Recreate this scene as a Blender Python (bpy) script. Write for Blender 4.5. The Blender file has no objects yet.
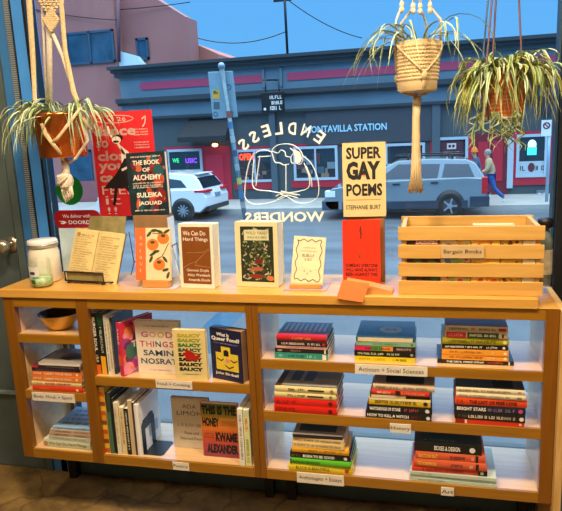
import bpy, bmesh, math, random
from mathutils import Matrix, Vector
random.seed(7)
D = bpy.data
SC = bpy.context.scene
C = SC.collection
R = math.radians
PI = math.pi

# ------------------------------------------------------------------ camera
CAM = Vector((1.7124, -2.112, 1.6023)); YAW, PITCH, ROLL, F = -0.2425, 0.201, -0.046, 616.469
_f = Vector((math.sin(YAW)*math.cos(PITCH), math.cos(YAW)*math.cos(PITCH), -math.sin(PITCH)))
_r0 = Vector((math.cos(YAW), -math.sin(YAW), 0)); _u0 = _r0.cross(_f)
_r = math.cos(ROLL)*_r0 + math.sin(ROLL)*_u0; _u = -math.sin(ROLL)*_r0 + math.cos(ROLL)*_u0
cd = D.cameras.new('camera'); cam = D.objects.new('camera', cd); C.objects.link(cam)
cam.matrix_world = Matrix(((_r.x,_u.x,-_f.x,CAM.x),(_r.y,_u.y,-_f.y,CAM.y),(_r.z,_u.z,-_f.z,CAM.z),(0,0,0,1)))
cd.sensor_width = 36; cd.lens = F*36/562; cd.clip_start = .05; cd.clip_end = 300
SC.camera = cam

# ------------------------------------------------------------------ world, lights, exposure
w = D.worlds.new('dusk_sky'); SC.world = w; w.use_nodes = True
nt = w.node_tree; bgn = nt.nodes['Background']
tc = nt.nodes.new('ShaderNodeTexCoord'); sx = nt.nodes.new('ShaderNodeSeparateXYZ'); rp = nt.nodes.new('ShaderNodeValToRGB')
nt.links.new(tc.outputs['Generated'], sx.inputs[0]); nt.links.new(sx.outputs['Z'], rp.inputs[0]); nt.links.new(rp.outputs[0], bgn.inputs[0])
rp.color_ramp.elements[0].position = 0.0; rp.color_ramp.elements[0].color = (.115, .41, .80, 1)
rp.color_ramp.elements[1].position = .35; rp.color_ramp.elements[1].color = (.095, .37, .84, 1)
e = rp.color_ramp.elements.new(.8); e.color = (.62, .80, .92, 1)
mr = nt.nodes.new('ShaderNodeMapRange'); mr.interpolation_type = 'SMOOTHSTEP'
mr.inputs[1].default_value = .22; mr.inputs[2].default_value = .75; mr.inputs[3].default_value = 1.22; mr.inputs[4].default_value = 5.2
nt.links.new(sx.outputs['Z'], mr.inputs[0]); nt.links.new(mr.outputs[0], bgn.inputs[1])
def area(name, loc, size, power, col, rot=(0,0,0), sy=None):
    l = D.lights.new(name, 'AREA'); l.energy = power; l.color = col; l.size = size
    if sy: l.shape = 'RECTANGLE'; l.size_y = sy
    o = D.objects.new(name, l); o.location = loc; o.rotation_euler = rot; C.objects.link(o); return o
WARM = (1, .80, .55)
area('ceiling_lamp', (1.0, -.9, 2.9), .3, 58, WARM)
area('ceiling_lamp', (2.2, -.9, 2.9), .3, 52, WARM)
area('ceiling_lamp', (-.1, -1.2, 2.9), .3, 30, WARM)
area('ceiling_lamp', (1.6, -2.8, 2.9), .6, 40, WARM)
SC.view_settings.view_transform = 'Standard'; SC.view_settings.look = 'None'
SC.view_settings.exposure = 0.0; SC.view_settings.gamma = 1; SC.view_settings.use_curve_mapping = False

# ------------------------------------------------------------------ helpers
def ray(px, py): return _f + _r*((px-281)/F) - _u*((py-255.5)/F)
def P(px, py, Y):                         # point on the plane y = Y
    d = ray(px, py); return CAM + d*((Y-CAM.y)/d.y)
def Q(px, py, Z):                         # point on the plane z = Z
    d = ray(px, py); return CAM + d*((Z-CAM.z)/d.z)
def RECT(x0, y0, x1, y1, Y):              # x0, x1, z0, z1 of an upright rectangle standing at depth Y
    cx, cy = (x0+x1)/2, (y0+y1)/2
    return P(x0,cy,Y).x, P(x1,cy,Y).x, P(cx,y1,Y).z, P(cx,y0,Y).z

def lin(c):
    c = c.lstrip('#'); o = []
    if len(c) == 3: c = ''.join(k*2 for k in c)
    for i in (0,2,4):
        v = int(c[i:i+2],16)/255; o.append(v/12.92 if v <= .04045 else ((v+.055)/1.055)**2.4)
    return tuple(o)+(1,)
MATS = {}
def mat(col, rough=.55, metal=0, noise=.06, scale=30, bump=0, spec=.5, coat=0, emit=0, trans=0, name=None):
    key = (col, rough, metal, noise, scale, bump, spec, coat, emit, trans)
    if key in MATS: return MATS[key]
    m = D.materials.new(name or 'paint_'+col.strip('#')); m.use_nodes = True; n = m.node_tree; b = n.nodes['Principled BSDF']
    L = lin(col); b.inputs['Roughness'].default_value = rough; b.inputs['Metallic'].default_value = metal
    b.inputs['Specular IOR Level'].default_value = spec; b.inputs['Coat Weight'].default_value = coat
    b.inputs['Transmission Weight'].default_value = trans
    nz = n.nodes.new('ShaderNodeTexNoise'); nz.inputs['Scale'].default_value = scale; nz.inputs['Detail'].default_value = 3
    co = n.nodes.new('ShaderNodeTexCoord'); n.links.new(co.outputs['Object'], nz.inputs['Vector'])
    r = n.nodes.new('ShaderNodeValToRGB'); n.links.new(nz.outputs['Fac'], r.inputs[0])
    r.color_ramp.elements[0].position = .3; r.color_ramp.elements[1].position = .7
    r.color_ramp.elements[0].color = tuple(max(0,v*(1-noise)) for v in L[:3])+(1,)
    r.color_ramp.elements[1].color = tuple(min(1,v*(1+noise)) for v in L[:3])+(1,)
    n.links.new(r.outputs[0], b.inputs['Base Color'])
    if emit: n.links.new(r.outputs[0], b.inputs['Emission Color']); b.inputs['Emission Strength'].default_value = emit
    if bump:
        bp = n.nodes.new('ShaderNodeBump'); bp.inputs['Strength'].default_value = bump; bp.inputs['Distance'].default_value = .01
        n.links.new(nz.outputs['Fac'], bp.inputs['Height']); n.links.new(bp.outputs[0], b.inputs['Normal'])
    MATS[key] = m; return m
def wood(name, c1, c2, scale=(2,30,30), rough=.35, spec=.5, coat=.25):
    m = D.materials.new(name); m.use_nodes = True; n = m.node_tree; b = n.nodes['Principled BSDF']
    co = n.nodes.new('ShaderNodeTexCoord'); mp = n.nodes.new('ShaderNodeMapping'); mp.inputs['Scale'].default_value = scale
    n.links.new(co.outputs['Object'], mp.inputs[0])
    nz = n.nodes.new('ShaderNodeTexNoise'); nz.inputs['Scale'].default_value = 1.6; nz.inputs['Detail'].default_value = 6; nz.inputs['Distortion'].default_value = .6
    n.links.new(mp.outputs[0], nz.inputs['Vector'])
    r = n.nodes.new('ShaderNodeValToRGB'); n.links.new(nz.outputs['Fac'], r.inputs[0])
    r.color_ramp.elements[0].position = .32; r.color_ramp.elements[1].position = .68
    r.color_ramp.elements[0].color = lin(c1); r.color_ramp.elements[1].color = lin(c2)
    n.links.new(r.outputs[0], b.inputs['Base Color'])
    b.inputs['Roughness'].default_value = rough; b.inputs['Specular IOR Level'].default_value = spec
    b.inputs['Coat Weight'].default_value = coat; b.inputs['Coat Roughness'].default_value = .25
    return m
def glassmat(name, tint=(1,1,1,1), fac=.05, rough=.02):
    m = D.materials.new(name); m.use_nodes = True; n = m.node_tree; n.nodes.clear()
    o = n.nodes.new('ShaderNodeOutputMaterial'); mx = n.nodes.new('ShaderNodeMixShader'); t = n.nodes.new('ShaderNodeBsdfTransparent'); g = n.nodes.new('ShaderNodeBsdfGlossy')
    t.inputs[0].default_value = tint; g.inputs['Roughness'].default_value = rough
    lw = n.nodes.new('ShaderNodeLayerWeight'); lw.inputs[0].default_value = .25
    mm = n.nodes.new('ShaderNodeMath'); mm.operation = 'MULTIPLY_ADD'; mm.inputs[1].default_value = .6; mm.inputs[2].default_value = fac
    n.links.new(lw.outputs['Fresnel'], mm.inputs[0]); mm.use_clamp = True
    mm2 = n.nodes.new('ShaderNodeMath'); mm2.operation='MULTIPLY'; mm2.inputs[1].default_value = .35
    n.links.new(mm.outputs[0], mm2.inputs[0])
    n.links.new(mm2.outputs[0], mx.inputs[0]); n.links.new(t.outputs[0], mx.inputs[1]); n.links.new(g.outputs[0], mx.inputs[2]); n.links.new(mx.outputs[0], o.inputs[0])
    return m

_TX = {}
def textdata(s, bold):
    k = (s, bold)
    if k in _TX: return _TX[k]
    cu = D.curves.new('t', 'FONT'); cu.body = s; cu.size = 1; cu.resolution_u = 2; cu.offset = bold
    o = D.objects.new('t', cu); me = o.to_mesh()
    vs = [v.co.copy() for v in me.vertices]; fs = [tuple(p.vertices) for p in me.polygons]
    o.to_mesh_clear(); D.objects.remove(o); D.curves.remove(cu)
    if vs:
        x0=min(v.x for v in vs); x1=max(v.x for v in vs); y0=min(v.y for v in vs); y1=max(v.y for v in vs)
        vs = [((v.x-x0)/max(1e-6,x1-x0), (v.y-y0)/max(1e-6,y1-y0)) for v in vs]
    _TX[k] = (vs, fs); return _TX[k]

I4 = Matrix.Identity(4)
class MB:
    def __init__(s): s.v=[]; s.f=[]; s.mi=[]; s.ms=[]; s.sm=[]
    def m(s, mt):
        if mt not in s.ms: s.ms.append(mt)
        return s.ms.index(mt)
    def add(s, vs, fs, mt, M=None, smooth=False):
        n = len(s.v); M = M or I4
        s.v += [M @ Vector(v) for v in vs]
        k = s.m(mt); flip = M.to_3x3().determinant() < 0
        for f in fs:
            f = tuple(n+i for i in f); s.f.append(f[::-1] if flip else f); s.mi.append(k); s.sm.append(smooth)
        return s
    def box(s, x0,x1,y0,y1,z0,z1, mt, M=None):
        v=[(x0,y0,z0),(x1,y0,z0),(x1,y1,z0),(x0,y1,z0),(x0,y0,z1),(x1,y0,z1),(x1,y1,z1),(x0,y1,z1)]
        return s.add(v,[(3,2,1,0),(4,5,6,7),(0,1,5,4),(1,2,6,5),(2,3,7,6),(3,0,4,7)],mt,M)
    def tube(s, pts, r, mt, n=8, M=None, cap=True, flat=1.0):
        pts=[Vector(p) for p in pts]; N=len(pts); rr = r if hasattr(r,'__len__') else [r]*N
        vs=[]; fs=[]; up=None
        for i,p in enumerate(pts):
            t=(pts[min(i+1,N-1)]-pts[max(i-1,0)])
            t = t.normalized() if t.length>1e-9 else Vector((0,0,1))
            if up is None:
                up = Vector((0,1,0)) if abs(t.y)<.9 else Vector((1,0,0))
            a = t.cross(up); a.normalize(); b = a.cross(t).normalized(); up = b
            for k in range(n):
                q=2*PI*k/n; vs.append(p + a*math.cos(q)*rr[i] + b*math.sin(q)*rr[i]*flat)
        for i in range(N-1):
            for k in range(n):
                k2=(k+1)%n; fs.append((i*n+k, i*n+k2, (i+1)*n+k2, (i+1)*n+k))
        if cap: fs.append(tuple(range(n))[::-1]); fs.append(tuple((N-1)*n+k for k in range(n)))
        return s.add(vs,fs,mt,M,True)
    def lathe(s, prof, mt, n=32, M=None, fn=None, smooth=True):
        vs=[]; fs=[]
        for i,(r,z) in enumerate(prof):
            for k in range(n):
                q=2*PI*k/n; rr = fn(r,z,q,i) if fn else r
                vs.append((rr*math.cos(q), rr*math.sin(q), z))
        for i in range(len(prof)-1):
            for k in range(n):
                k2=(k+1)%n; fs.append((i*n+k,i*n+k2,(i+1)*n+k2,(i+1)*n+k))
        return s.add(vs,fs,mt,M,smooth)
    def cyl(s, r, z0, z1, mt, n=24, M=None): return s.lathe([(0.0001,z0),(r,z0),(r,z1),(0.0001,z1)],mt,n,M,smooth=False)
    def ball(s, c, r, mt, n=12, sc=(1,1,1)):
        prof=[(max(1e-4,math.sin(PI*i/8))*r, -math.cos(PI*i/8)*r) for i in range(9)]
        return s.lathe(prof,mt,n,Matrix.Translation(c)@Matrix.Diagonal((*sc,1)))
    def prism(s, poly, y0, y1, mt, M=None, smooth=False):      # polygon in xz, extruded along y
        n=len(poly); vs=[(x,y0,z) for x,z in poly]+[(x,y1,z) for x,z in poly]
        fs=[tuple(range(n)), tuple(range(2*n-1,n-1,-1))]+[(i,i+n,(i+1)%n+n,(i+1)%n) for i in range(n)]
        return s.add(vs,fs,mt,M,smooth)
    # flat artwork in a (u, v) plane whose matrix A puts it on a surface
    def art(s, A, poly, mt, n=.0004): return s.add([(x,y,n) for x,y in poly],[tuple(range(len(poly)))],mt,A)
    def rect(s, A, x0,y0,x1,y1, mt, n=.0004): return s.art(A,[(x0,y0),(x1,y0),(x1,y1),(x0,y1)],mt,n)
    def ell(s, A, cx,cy,rx,ry, mt, n=.0004, k=16, rot=0):
        return s.art(A,[(cx+rx*math.cos(2*PI*i/k)*math.cos(rot)-ry*math.sin(2*PI*i/k)*math.sin(rot), cy+rx*math.cos(2*PI*i/k)*math.sin(rot)+ry*math.sin(2*PI*i/k)*math.cos(rot)) for i in range(k)],mt,n)
    def text(s, A, t, x0,y0,x1,y1, mt, n=.0007, bold=0.0):
        vs, fs = textdata(t, bold)
        return s.add([(x0+(x1-x0)*a, y0+(y1-y0)*b, n) for a,b in vs], fs, mt, A)
    def line(s, A, pts, wd, mt, n=.0006):                      # flat stroke
        for (a,b) in zip(pts[:-1],pts[1:]):
            d=Vector((b[0]-a[0],b[1]-a[1])); 
            if d.length<1e-7: continue
            d.normalize(); q=Vector((-d.y,d.x))*wd/2; e_=d*wd*.3
            s.art(A,[(a[0]-q.x-e_.x,a[1]-q.y-e_.y),(b[0]-q.x+e_.x,b[1]-q.y+e_.y),(b[0]+q.x+e_.x,b[1]+q.y+e_.y),(a[0]+q.x-e_.x,a[1]+q.y-e_.y)],mt,n)
        return s
    def glyphs(s, A, x0,y0,x1,y1, mt, n=.0006, rnd=None):      # lettering too blurred to read: uneven strokes
        rnd = rnd or random; h=y1-y0; x=x0; k=0
        while x < x1-h*.3:
            g = h*rnd.choice((.25,.45,.55,.6,.6))
            if rnd.random()<.14: x += h*.5; continue
            t=h*.17; c=rnd.randint(0,3)
            if c==0: s.rect(A,x,y0,x+t,y1,mt,n); s.rect(A,x+t,y0,min(x+g,x1),y0+t,mt,n)
            elif c==1: s.rect(A,x,y0,x+t,y1,mt,n); s.rect(A,x+t,y1-t,min(x+g,x1),y1,mt,n); s.rect(A,x+t,y0+h*.42,x+g*.8,y0+h*.42+t,mt,n)
            elif c==2: s.rect(A,x,y0,x+t,y1,mt,n); s.rect(A,x+g-t,y0,x+g,y1,mt,n); s.rect(A,x+t,y0+h*.42,x+g-t,y0+h*.42+t,mt,n)
            else: s.rect(A,x,y0,x+t,y1,mt,n); s.rect(A,x+g-t,y0,x+g,y1,mt,n); s.rect(A,x+t,y0,x+g-t,y0+t,mt,n); s.rect(A,x+t,y1-t,x+g-t,y1,mt,n)
            x += g+h*.18
        return s
    def build(s, name, parent=None, bevel=0, seg=2, loc=None, rot=None):
        me = D.meshes.new(name); me.from_pydata([tuple(v) for v in s.v],[],s.f)
        for mt in s.ms: me.materials.append(mt)
        for i,p in enumerate(me.polygons): p.material_index=s.mi[i]; p.use_smooth=s.sm[i]
        me.update()
        o = D.objects.new(name, me); C.objects.link(o)
        if parent: o.parent = parent
        if loc is not None: o.location = loc
        if rot is not None: o.rotation_euler = rot
        if bevel:
            b=o.modifiers.new('bevel','BEVEL'); b.width=bevel; b.segments=seg; b.limit_method='ANGLE'; b.angle_limit=R(50)
        return o
def thing(name, label, cat, loc=(0,0,0), rot=(0,0,0), group=None):
    o = D.objects.new(name, None); o.empty_display_size=.05; C.objects.link(o); o.location=loc; o.rotation_euler=rot
    return tag(o,label,cat,group)
def tag(o, label, cat, group=None):
    o['label']=label; o['category']=cat
    if group: o['group']=group
    return o
def struct(o): o['kind']='structure'; return o
def plane_art(M, flip=False):   # (u,v,n) -> upright face looking to -Y
    return M @ Matrix(((1,0,0,0),(0,0,-1,0),(0,1,0,0),(0,0,0,1)))

# ------------------------------------------------------------------ materials
M_slab = wood('maple_worktop', '#cf943c', '#dea64e', coat=.7)
M_cab  = wood('amber_maple', '#91600e', '#a26f16', rough=.32, spec=.6, coat=.8)
M_cabv = wood('amber_maple_upright', '#78480a', '#875410', scale=(30,30,2))
M_crate= wood('pine_crate', '#cc9848', '#dcac5c', rough=.5, coat=0)
M_ply  = wood('plywood_edge', '#c99b55', '#e0b878', scale=(40,40,3), rough=.5, coat=0)
M_stand= wood('beech', '#c98540', '#dc9c55', rough=.45)
M_green= mat('#505c5a', .5, noise=.12, scale=6)
M_blue = mat('#3c78b4', .35, noise=.08, scale=5)
M_blueb= mat('#4c97ea', .3, noise=.06, scale=5)
M_dark = mat('#15181c', .5)
M_black= mat('#101010', .4)
M_white= mat('#e9e6df', .55)
M_page = mat('#e4ddcb', .8, noise=.1, scale=200)
M_ink  = mat('#141414', .6)
M_wht  = mat('#f2efe8', .6)
GL = glassmat('window_glass')

# ================================================================== SETTING
# floor: old stained concrete
def floor_mat():
    m=D.materials.new('stained_floor'); m.use_nodes=True; n=m.node_tree; b=n.nodes['Principled BSDF']
    co=n.nodes.new('ShaderNodeTexCoord'); nz=n.nodes.new('ShaderNodeTexNoise'); nz.inputs['Scale'].default_value=5; nz.inputs['Detail'].default_value=8; nz.inputs['Roughness'].default_value=.7
    n.links.new(co.outputs['Object'],nz.inputs['Vector'])
    r=n.nodes.new('ShaderNodeValToRGB'); n.links.new(nz.outputs['Fac'],r.inputs[0]); r.color_ramp.elements[0].position=.3; r.color_ramp.elements[1].position=.72
    r.color_ramp.elements[0].color=lin('#3a2c18'); r.color_ramp.elements[1].color=lin('#a3824c')
    vo=n.nodes.new('ShaderNodeTexVoronoi'); vo.feature='DISTANCE_TO_EDGE'; vo.inputs['Scale'].default_value=3.2
    wn=n.nodes.new('ShaderNodeTexNoise'); wn.inputs['Scale'].default_value=4; mxv=n.nodes.new('ShaderNodeMixRGB'); mxv.inputs[0].default_value=.18
    n.links.new(co.outputs['Object'],wn.inputs['Vector']); n.links.new(co.outputs['Object'],mxv.inputs[1]); n.links.new(wn.outputs['Color'],mxv.inputs[2]); n.links.new(mxv.outputs[0],vo.inputs['Vector'])
    cr=n.nodes.new('ShaderNodeValToRGB'); n.links.new(vo.outputs['Distance'],cr.inputs[0]); cr.color_ramp.elements[0].position=0; cr.color_ramp.elements[1].position=.018
    cr.color_ramp.elements[0].color=(.5,.5,.5,1)
    mu=n.nodes.new('ShaderNodeMixRGB'); mu.blend_type='MULTIPLY'; mu.inputs[0].default_value=1
    n.links.new(r.outputs[0],mu.inputs[1]); n.links.new(cr.outputs[0],mu.inputs[2]); n.links.new(mu.outputs[0],b.inputs['Base Color'])
    b.inputs['Roughness'].default_value=.45
    bp=n.nodes.new('ShaderNodeBump'); bp.inputs['Strength'].default_value=.3; n.links.new(nz.outputs['Fac'],bp.inputs['Height']); n.links.new(bp.outputs[0],b.inputs['Normal'])
    return m
struct(MB().box(-3,4.2,-5,.5,-.1,0,floor_mat()).build('floor'))
M_wall=mat('#6a6f70',.7); M_ceil=mat('#b5aea2',.8)
struct(MB().box(-3,4.2,-5,.5,3.0,3.1,M_ceil).build('ceiling'))
struct(MB().box(-3.1,-3,-5,.5,0,3.0,M_wall).build('wall_left'))
struct(MB().box(4.2,4.3,-5,.5,0,3.0,M_wall).build('wall_right'))
struct(MB().box(-3,4.2,-5.1,-5,0,3.0,mat('#8a7c6a',.7)).build('wall_back'))
# window wall: sill wall below, header above, pier right
WY=.33
xs=[P(px,200,WY).x for px in (12,20,29.5,35.5,46,48.5)]   # groove, jamb, blue strip, hinge strip, bright strip, glass edge
gx0=xs[5]; gx1=P(553,200,WY).x
wf=MB()
wf.box(gx0-.1,4.2,.34,.48,0,.235,M_green); wf.box(gx0-.1,4.2,.34,.48,2.75,3.0,M_wall); wf.box(gx1+.085,4.2,.34,.48,.235,2.75,M_dark)
wf.box(-3,xs[0]-.95,.34,.48,0,3.0,M_wall)
struct(wf.build('wall_front'))
M_base=mat('#4d6a78',.5,noise=.15,scale=4)
bb=MB(); bb.box(gx0-.1,4.2,.318,.339,0.0,.235,M_base)
for k in range(8): bb.box(.1+k*.5,.13+k*.5,.312,.318,.03,.235,M_base)
struct(bb.build('baseboard_front'))
wfr=struct(MB().box(gx0-.002,gx1+.085,.328,.40,.236,.262,mat('#1c2836',.4)).build('window_1'))
MB().box(gx1+.009,gx1+.085,.31,.42,.262,2.75,M_dark).build('frame_post',wfr,.003)
MB().box(gx1+.0,gx1+.008,.334,.40,.262,2.75,mat('#2b4558',.4)).build('glazing_bead',wfr,.002)
MB().box(gx0-.012,gx0-.001,.322,.40,.262,2.75,M_black).build('gasket',wfr)
MB().box(gx0,gx1,.345,.353,.262,2.75,GL).build('glass_pane',wfr)
MB().box(gx0,gx1+.085,.328,.40,2.72,2.75,M_dark).build('head_rail',wfr)
# left jamb strips
tr=struct(MB().box(xs[0]+.004,xs[1],.315,.42,0,2.75,M_green).build('trim_1'))
MB().box(xs[1],xs[2],.325,.42,0,2.75,M_blue).build('jamb_strip',tr,.002)
hm=MB()
hm.box(xs[2],xs[3],.318,.42,0,2.75,M_dark)
z=.6
while z<2.7:
    hm.box(xs[2]+.004,xs[3]-.004,.312,.318,z,z+.006,mat('#a8b0b4',.35,.4)); z+=.009
hm.build('weatherstrip',tr)
MB().box(xs[3],xs[4]+.002,.322,.42,0,2.75,M_blueb).build('jamb_face',tr,.003)
dr=struct(MB().box(xs[0]-.92,xs[0]-.004,.322,.37,.005,2.3,M_green).build('door_1'))
MB().box(xs[0]-.92,xs[0]-.02,.3,.322,.40,.412,mat('#7d8a86',.4)).build('kick_rail',dr)
struct(MB().box(xs[0]-1,xs[0],.34,.48,2.3,3.0,M_wall).build('trim_2'))
kp=P(1.5,247,.25)
kb=MB(); kb.ball((kp.x,.255,kp.z),.034,mat('#b9b09a',.25,.8),20,(1,.75,1)); kb.tube([(kp.x,.27,kp.z),(kp.x,.322,kp.z)],.014,mat('#b9b09a',.25,.8),16)
kb.lathe([(.0001,0),(.036,0),(.036,.006),(.0001,.006)],mat('#b9b09a',.25,.8),24,Matrix.Translation((kp.x,.322,kp.z))@Matrix.Rotation(PI/2,4,'X'))
kb.build('door_knob',dr)

# ================================================================== OUTSIDE
GZ=-1.25; SW=-1.10; FY=21.9
def asphalt():
    m=D.materials.new('wet_asphalt'); m.use_nodes=True; n=m.node_tree; b=n.nodes['Principled BSDF']
    co=n.nodes.new('ShaderNodeTexCoord'); mp=n.nodes.new('ShaderNodeMapping'); mp.inputs['Scale'].default_value=(.25,1.2,1); n.links.new(co.outputs['Object'],mp.inputs[0])
    nz=n.nodes.new('ShaderNodeTexNoise'); nz.inputs['Scale'].default_value=1.2; nz.inputs['Detail'].default_value=5; n.links.new(mp.outputs[0],nz.inputs['Vector'])
    r=n.nodes.new('ShaderNodeValToRGB'); n.links.new(nz.outputs['Fac'],r.inputs[0]); r.color_ramp.elements[0].position=.35; r.color_ramp.elements[1].position=.65
    r.color_ramp.elements[0].color=lin('#4c565e'); r.color_ramp.elements[1].color=lin('#656f76')
    n.links.new(r.outputs[0],b.inputs['Base Color']); b.inputs['Roughness'].default_value=.38; b.inputs['Specular IOR Level'].default_value=.5
    return m
M_conc=mat('#a3a49f',.75,noise=.1,scale=2)
struct(MB().box(-40,40,6.5,18.8,GZ-.1,GZ,asphalt()).build('street'))
struct(MB().box(-40,40,.5,6.42,SW-.25,SW,mat('#4a5258',.5,noise=.15,scale=2)).build('sidewalk_near'))
struct(MB().box(-40,40,6.42,6.52,SW-.25,SW-.01,mat('#4c5357',.7)).build('curb_near'))
fs=MB(); fs.box(-40,40,18.8,FY+.1,SW-.25,SW,M_conc)
struct(fs.build('sidewalk_far'))

# --- long single storey storefront building
def X(px,py=150,Y=FY): return P(px,py,Y).x
def Z(px,py,Y=FY): return P(px,py,Y).z
M_fac=mat('#3f4d52',.6,noise=.12,scale=.8); M_facl=mat('#5f7a88',.6,noise=.08,scale=1); M_cor=mat('#2a373e',.6); M_pink=mat('#b84060',.6)
M_red=mat('#b01e36',.5); M_redd=mat('#70182a',.5); M_lfr=mat('#a8bdca',.45); M_pane=mat('#1e2a33',.08,noise=.2,scale=2,spec=.8)
xl=X(119,60); xr=X(620,60); zt=Z(370,49)
bld=thing('storefront_building','long dark blue single storey storefront with pink cornice bands across the street','building',((xl+xr)/2,FY,SW))
def LB(mb,name,bev=0):          # build in world coords and parent with inverse offset
    o=mb.build(name,bld,bev); o.location=-Vector(bld.location); return o
xm_=P(192,40,FY+.9).x; LB(MB().box(xl,xm_,FY,FY+.75,SW,zt-.25,M_fac).box(xm_,xr,FY,FY+6,SW,zt-.25,M_fac),'wall')
c=MB(); c.box(xl-.3,xr,FY-.55,FY+.3,zt-.12,zt,M_cor); c.box(xl-.22,xr,FY-.42,FY,zt-.25,zt-.12,M_cor); c.box(xl-.15,xr,FY-.28,FY,zt-.42,zt-.25,mat('#35474f',.6)); LB(c,'cornice')
zb1=Z(200,79); zb0=Z(200,86.5); zc=Z(200,96)
f=MB(); f.box(xl,xr,FY-.12,FY,zb0-.32,zt-.42,M_facl); LB(f,'frieze')
def capsule(x0,x1,z0,z1,l,r_):
    h=(z1-z0)/2; zc_=(z0+z1)/2; pts=[]
    for i in range(9):
        a=-PI/2+PI*i/8
        if r_: pts.append((x1-h+h*math.cos(a), zc_+h*math.sin(a)))
    if not r_: pts+=[(x1,z0),(x1,z1)]
    for i in range(9):
        a=PI/2+PI*i/8
        if l: pts.append((x0+h+h*math.cos(a), zc_+h*math.sin(a)))
    if not l: pts+=[(x0,z1),(x0,z0)]
    return pts
LB(MB().prism(capsule(X(141,84),X(264,76),zb0,zb1,1,0),FY-.16,FY-.12,M_pink),'pink_band')
LB(MB().prism(capsule(X(288,75),X(556,58),zb0,zb1,0,1),FY-.16,FY-.12,M_pink),'pink_band')
for px in (268,285): LB(MB().box(X(px)-.05,X(px)+.05,FY-.2,FY-.12,zb0-.2,zb1+.2,M_facl),'bracket')
led=MB(); zl=zb0-.32
led.box(xl-.1,xr,FY-.45,FY,zl-.18,zl,M_cor); led.box(xl-.1,xr,FY-.3,FY,zl-.28,zl-.18,mat('#304048',.6)); led.box(xl,xr,FY-.16,FY,zl-.75,zl-.28,M_facl); led.box(xl-.1,xr,FY-.22,FY,zl-.85,zl-.75,M_cor)
LB(led,'ledge')
def fwin(px0,py0,px1,py1,frame=M_lfr,pane=M_pane,fw=.1,red=None,mull=0,name='window'):
    x0,x1,z0,z1=RECT(px0,py0,px1,py1,FY)
    b=MB(); y0,y1=FY-.1,FY
    b.box(x0,x1,y0,y1,z1-fw,z1,frame); b.box(x0,x1,y0,y1,z0,z0+fw,frame); b.box(x0,x0+fw,y0,y1,z0+fw,z1-fw,frame); b.box(x1-fw,x1,y0,y1,z0+fw,z1-fw,frame)
    for k in range(mull): xm=x0+(x1-x0)*(k+1)/(mull+1); b.box(xm-fw/3,xm+fw/3,y0,y1,z0+fw,z1-fw,frame)
    o=LB(b,name)
    g=MB().box(x0+fw,x1-fw,FY-.05,FY-.01,z0+fw,z1-fw,pane).build('pane',o)
    if red: LB(MB().box(x0-.12,x1+.12,FY-.06,FY-.001,z0-.28,z0-.0,red),'red_sill'); LB(MB().box(x0-.12,x1+.12,FY-.05,FY-.001,z1,z1+.1,red),'red_trim')
    return x0,x1,z0,z1
# red wall section with door
x0,x1,z0,z1=RECT(202,146,232,222,FY); LB(MB().box(x0,x1,FY-.04,FY,SW,z1,M_red),'red_panel'); LB(MB().box(x0+.25,x1-.3,FY-.07,FY-.04,SW,z1-.35,mat('#c02840',.45)),'door')
fwin(168,149,203,172,red=M_red)
wx=fwin(237,149,274,182,red=M_red,mull=1)
fwin(294,146,338,180,red=M_red,mull=1)
fwin(385,143,425,190,mull=0)
fwin(436,137,468,166); x0,x1,z0,z1=RECT(430,135,437,200,FY); LB(MB().box(x0,x1,FY-.06,FY,z0,z1,M_red),'red_trim')
x0,x1,z0,z1=RECT(467,135,472,200,FY); LB(MB().box(x0,x1,FY-.06,FY,z0,z1,M_red),'red_trim')
x0,x1,z0,z1=RECT(472,133,508,200,FY); LB(MB().box(x0,x1,FY-.05,FY,SW,z1,M_redd),'door'); 
d=MB(); d.box(x0+.2,(x0+x1)/2-.08,FY-.08,FY-.05,SW+.5,z1-.3,M_red); d.box((x0+x1)/2+.08,x1-.2,FY-.08,FY-.05,SW+.5,z1-.3,M_red); LB(d,'door_panel')
x0,x1,z0,z1=RECT(507,138,513,188,FY); LB(MB().box(x0,x1,FY-.1,FY,z0,z1,M_lfr),'light_post')
fwin(516,134,547,177,red=M_red); x0,x1,z0,z1=RECT(512,134,516,178,FY); LB(MB().box(x0,x1,FY-.06,FY,z0,z1,M_red),'red_trim')
x0,x1,z0,z1=RECT(547,134,551,178,FY); LB(MB().box(x0,x1,FY-.06,FY,z0,z1,M_red),'red_trim')
# signboard band + lettering
x0,x1,z0,z1=RECT(306,98,432,143,FY); sb=LB(MB().box(x0,x1,FY-.1,FY,z0,z1,mat('#39424a',.6)),'sign_board')
tx0,tx1,tz0,tz1=RECT(306,124.5,387,131.5,FY)
MB().text(plane_art(Matrix.Translation((tx0,FY-.1,tz0))),'MONTAVILLA STATION',0,0,tx1-tx0,(tz1-tz0)*1.0,mat('#a9dcf2',.5),n=.03,bold=.02).build('sign_lettering',sb)
for (px0,px1) in ((432,440),(271,277),(133,137)):
    x0,x1,z0,z1=RECT(px0,100,px1,200,FY); LB(MB().box(x0,x1,FY-.14,FY,SW,zl-.85,mat('#485a64',.6)),'pilaster')
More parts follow.
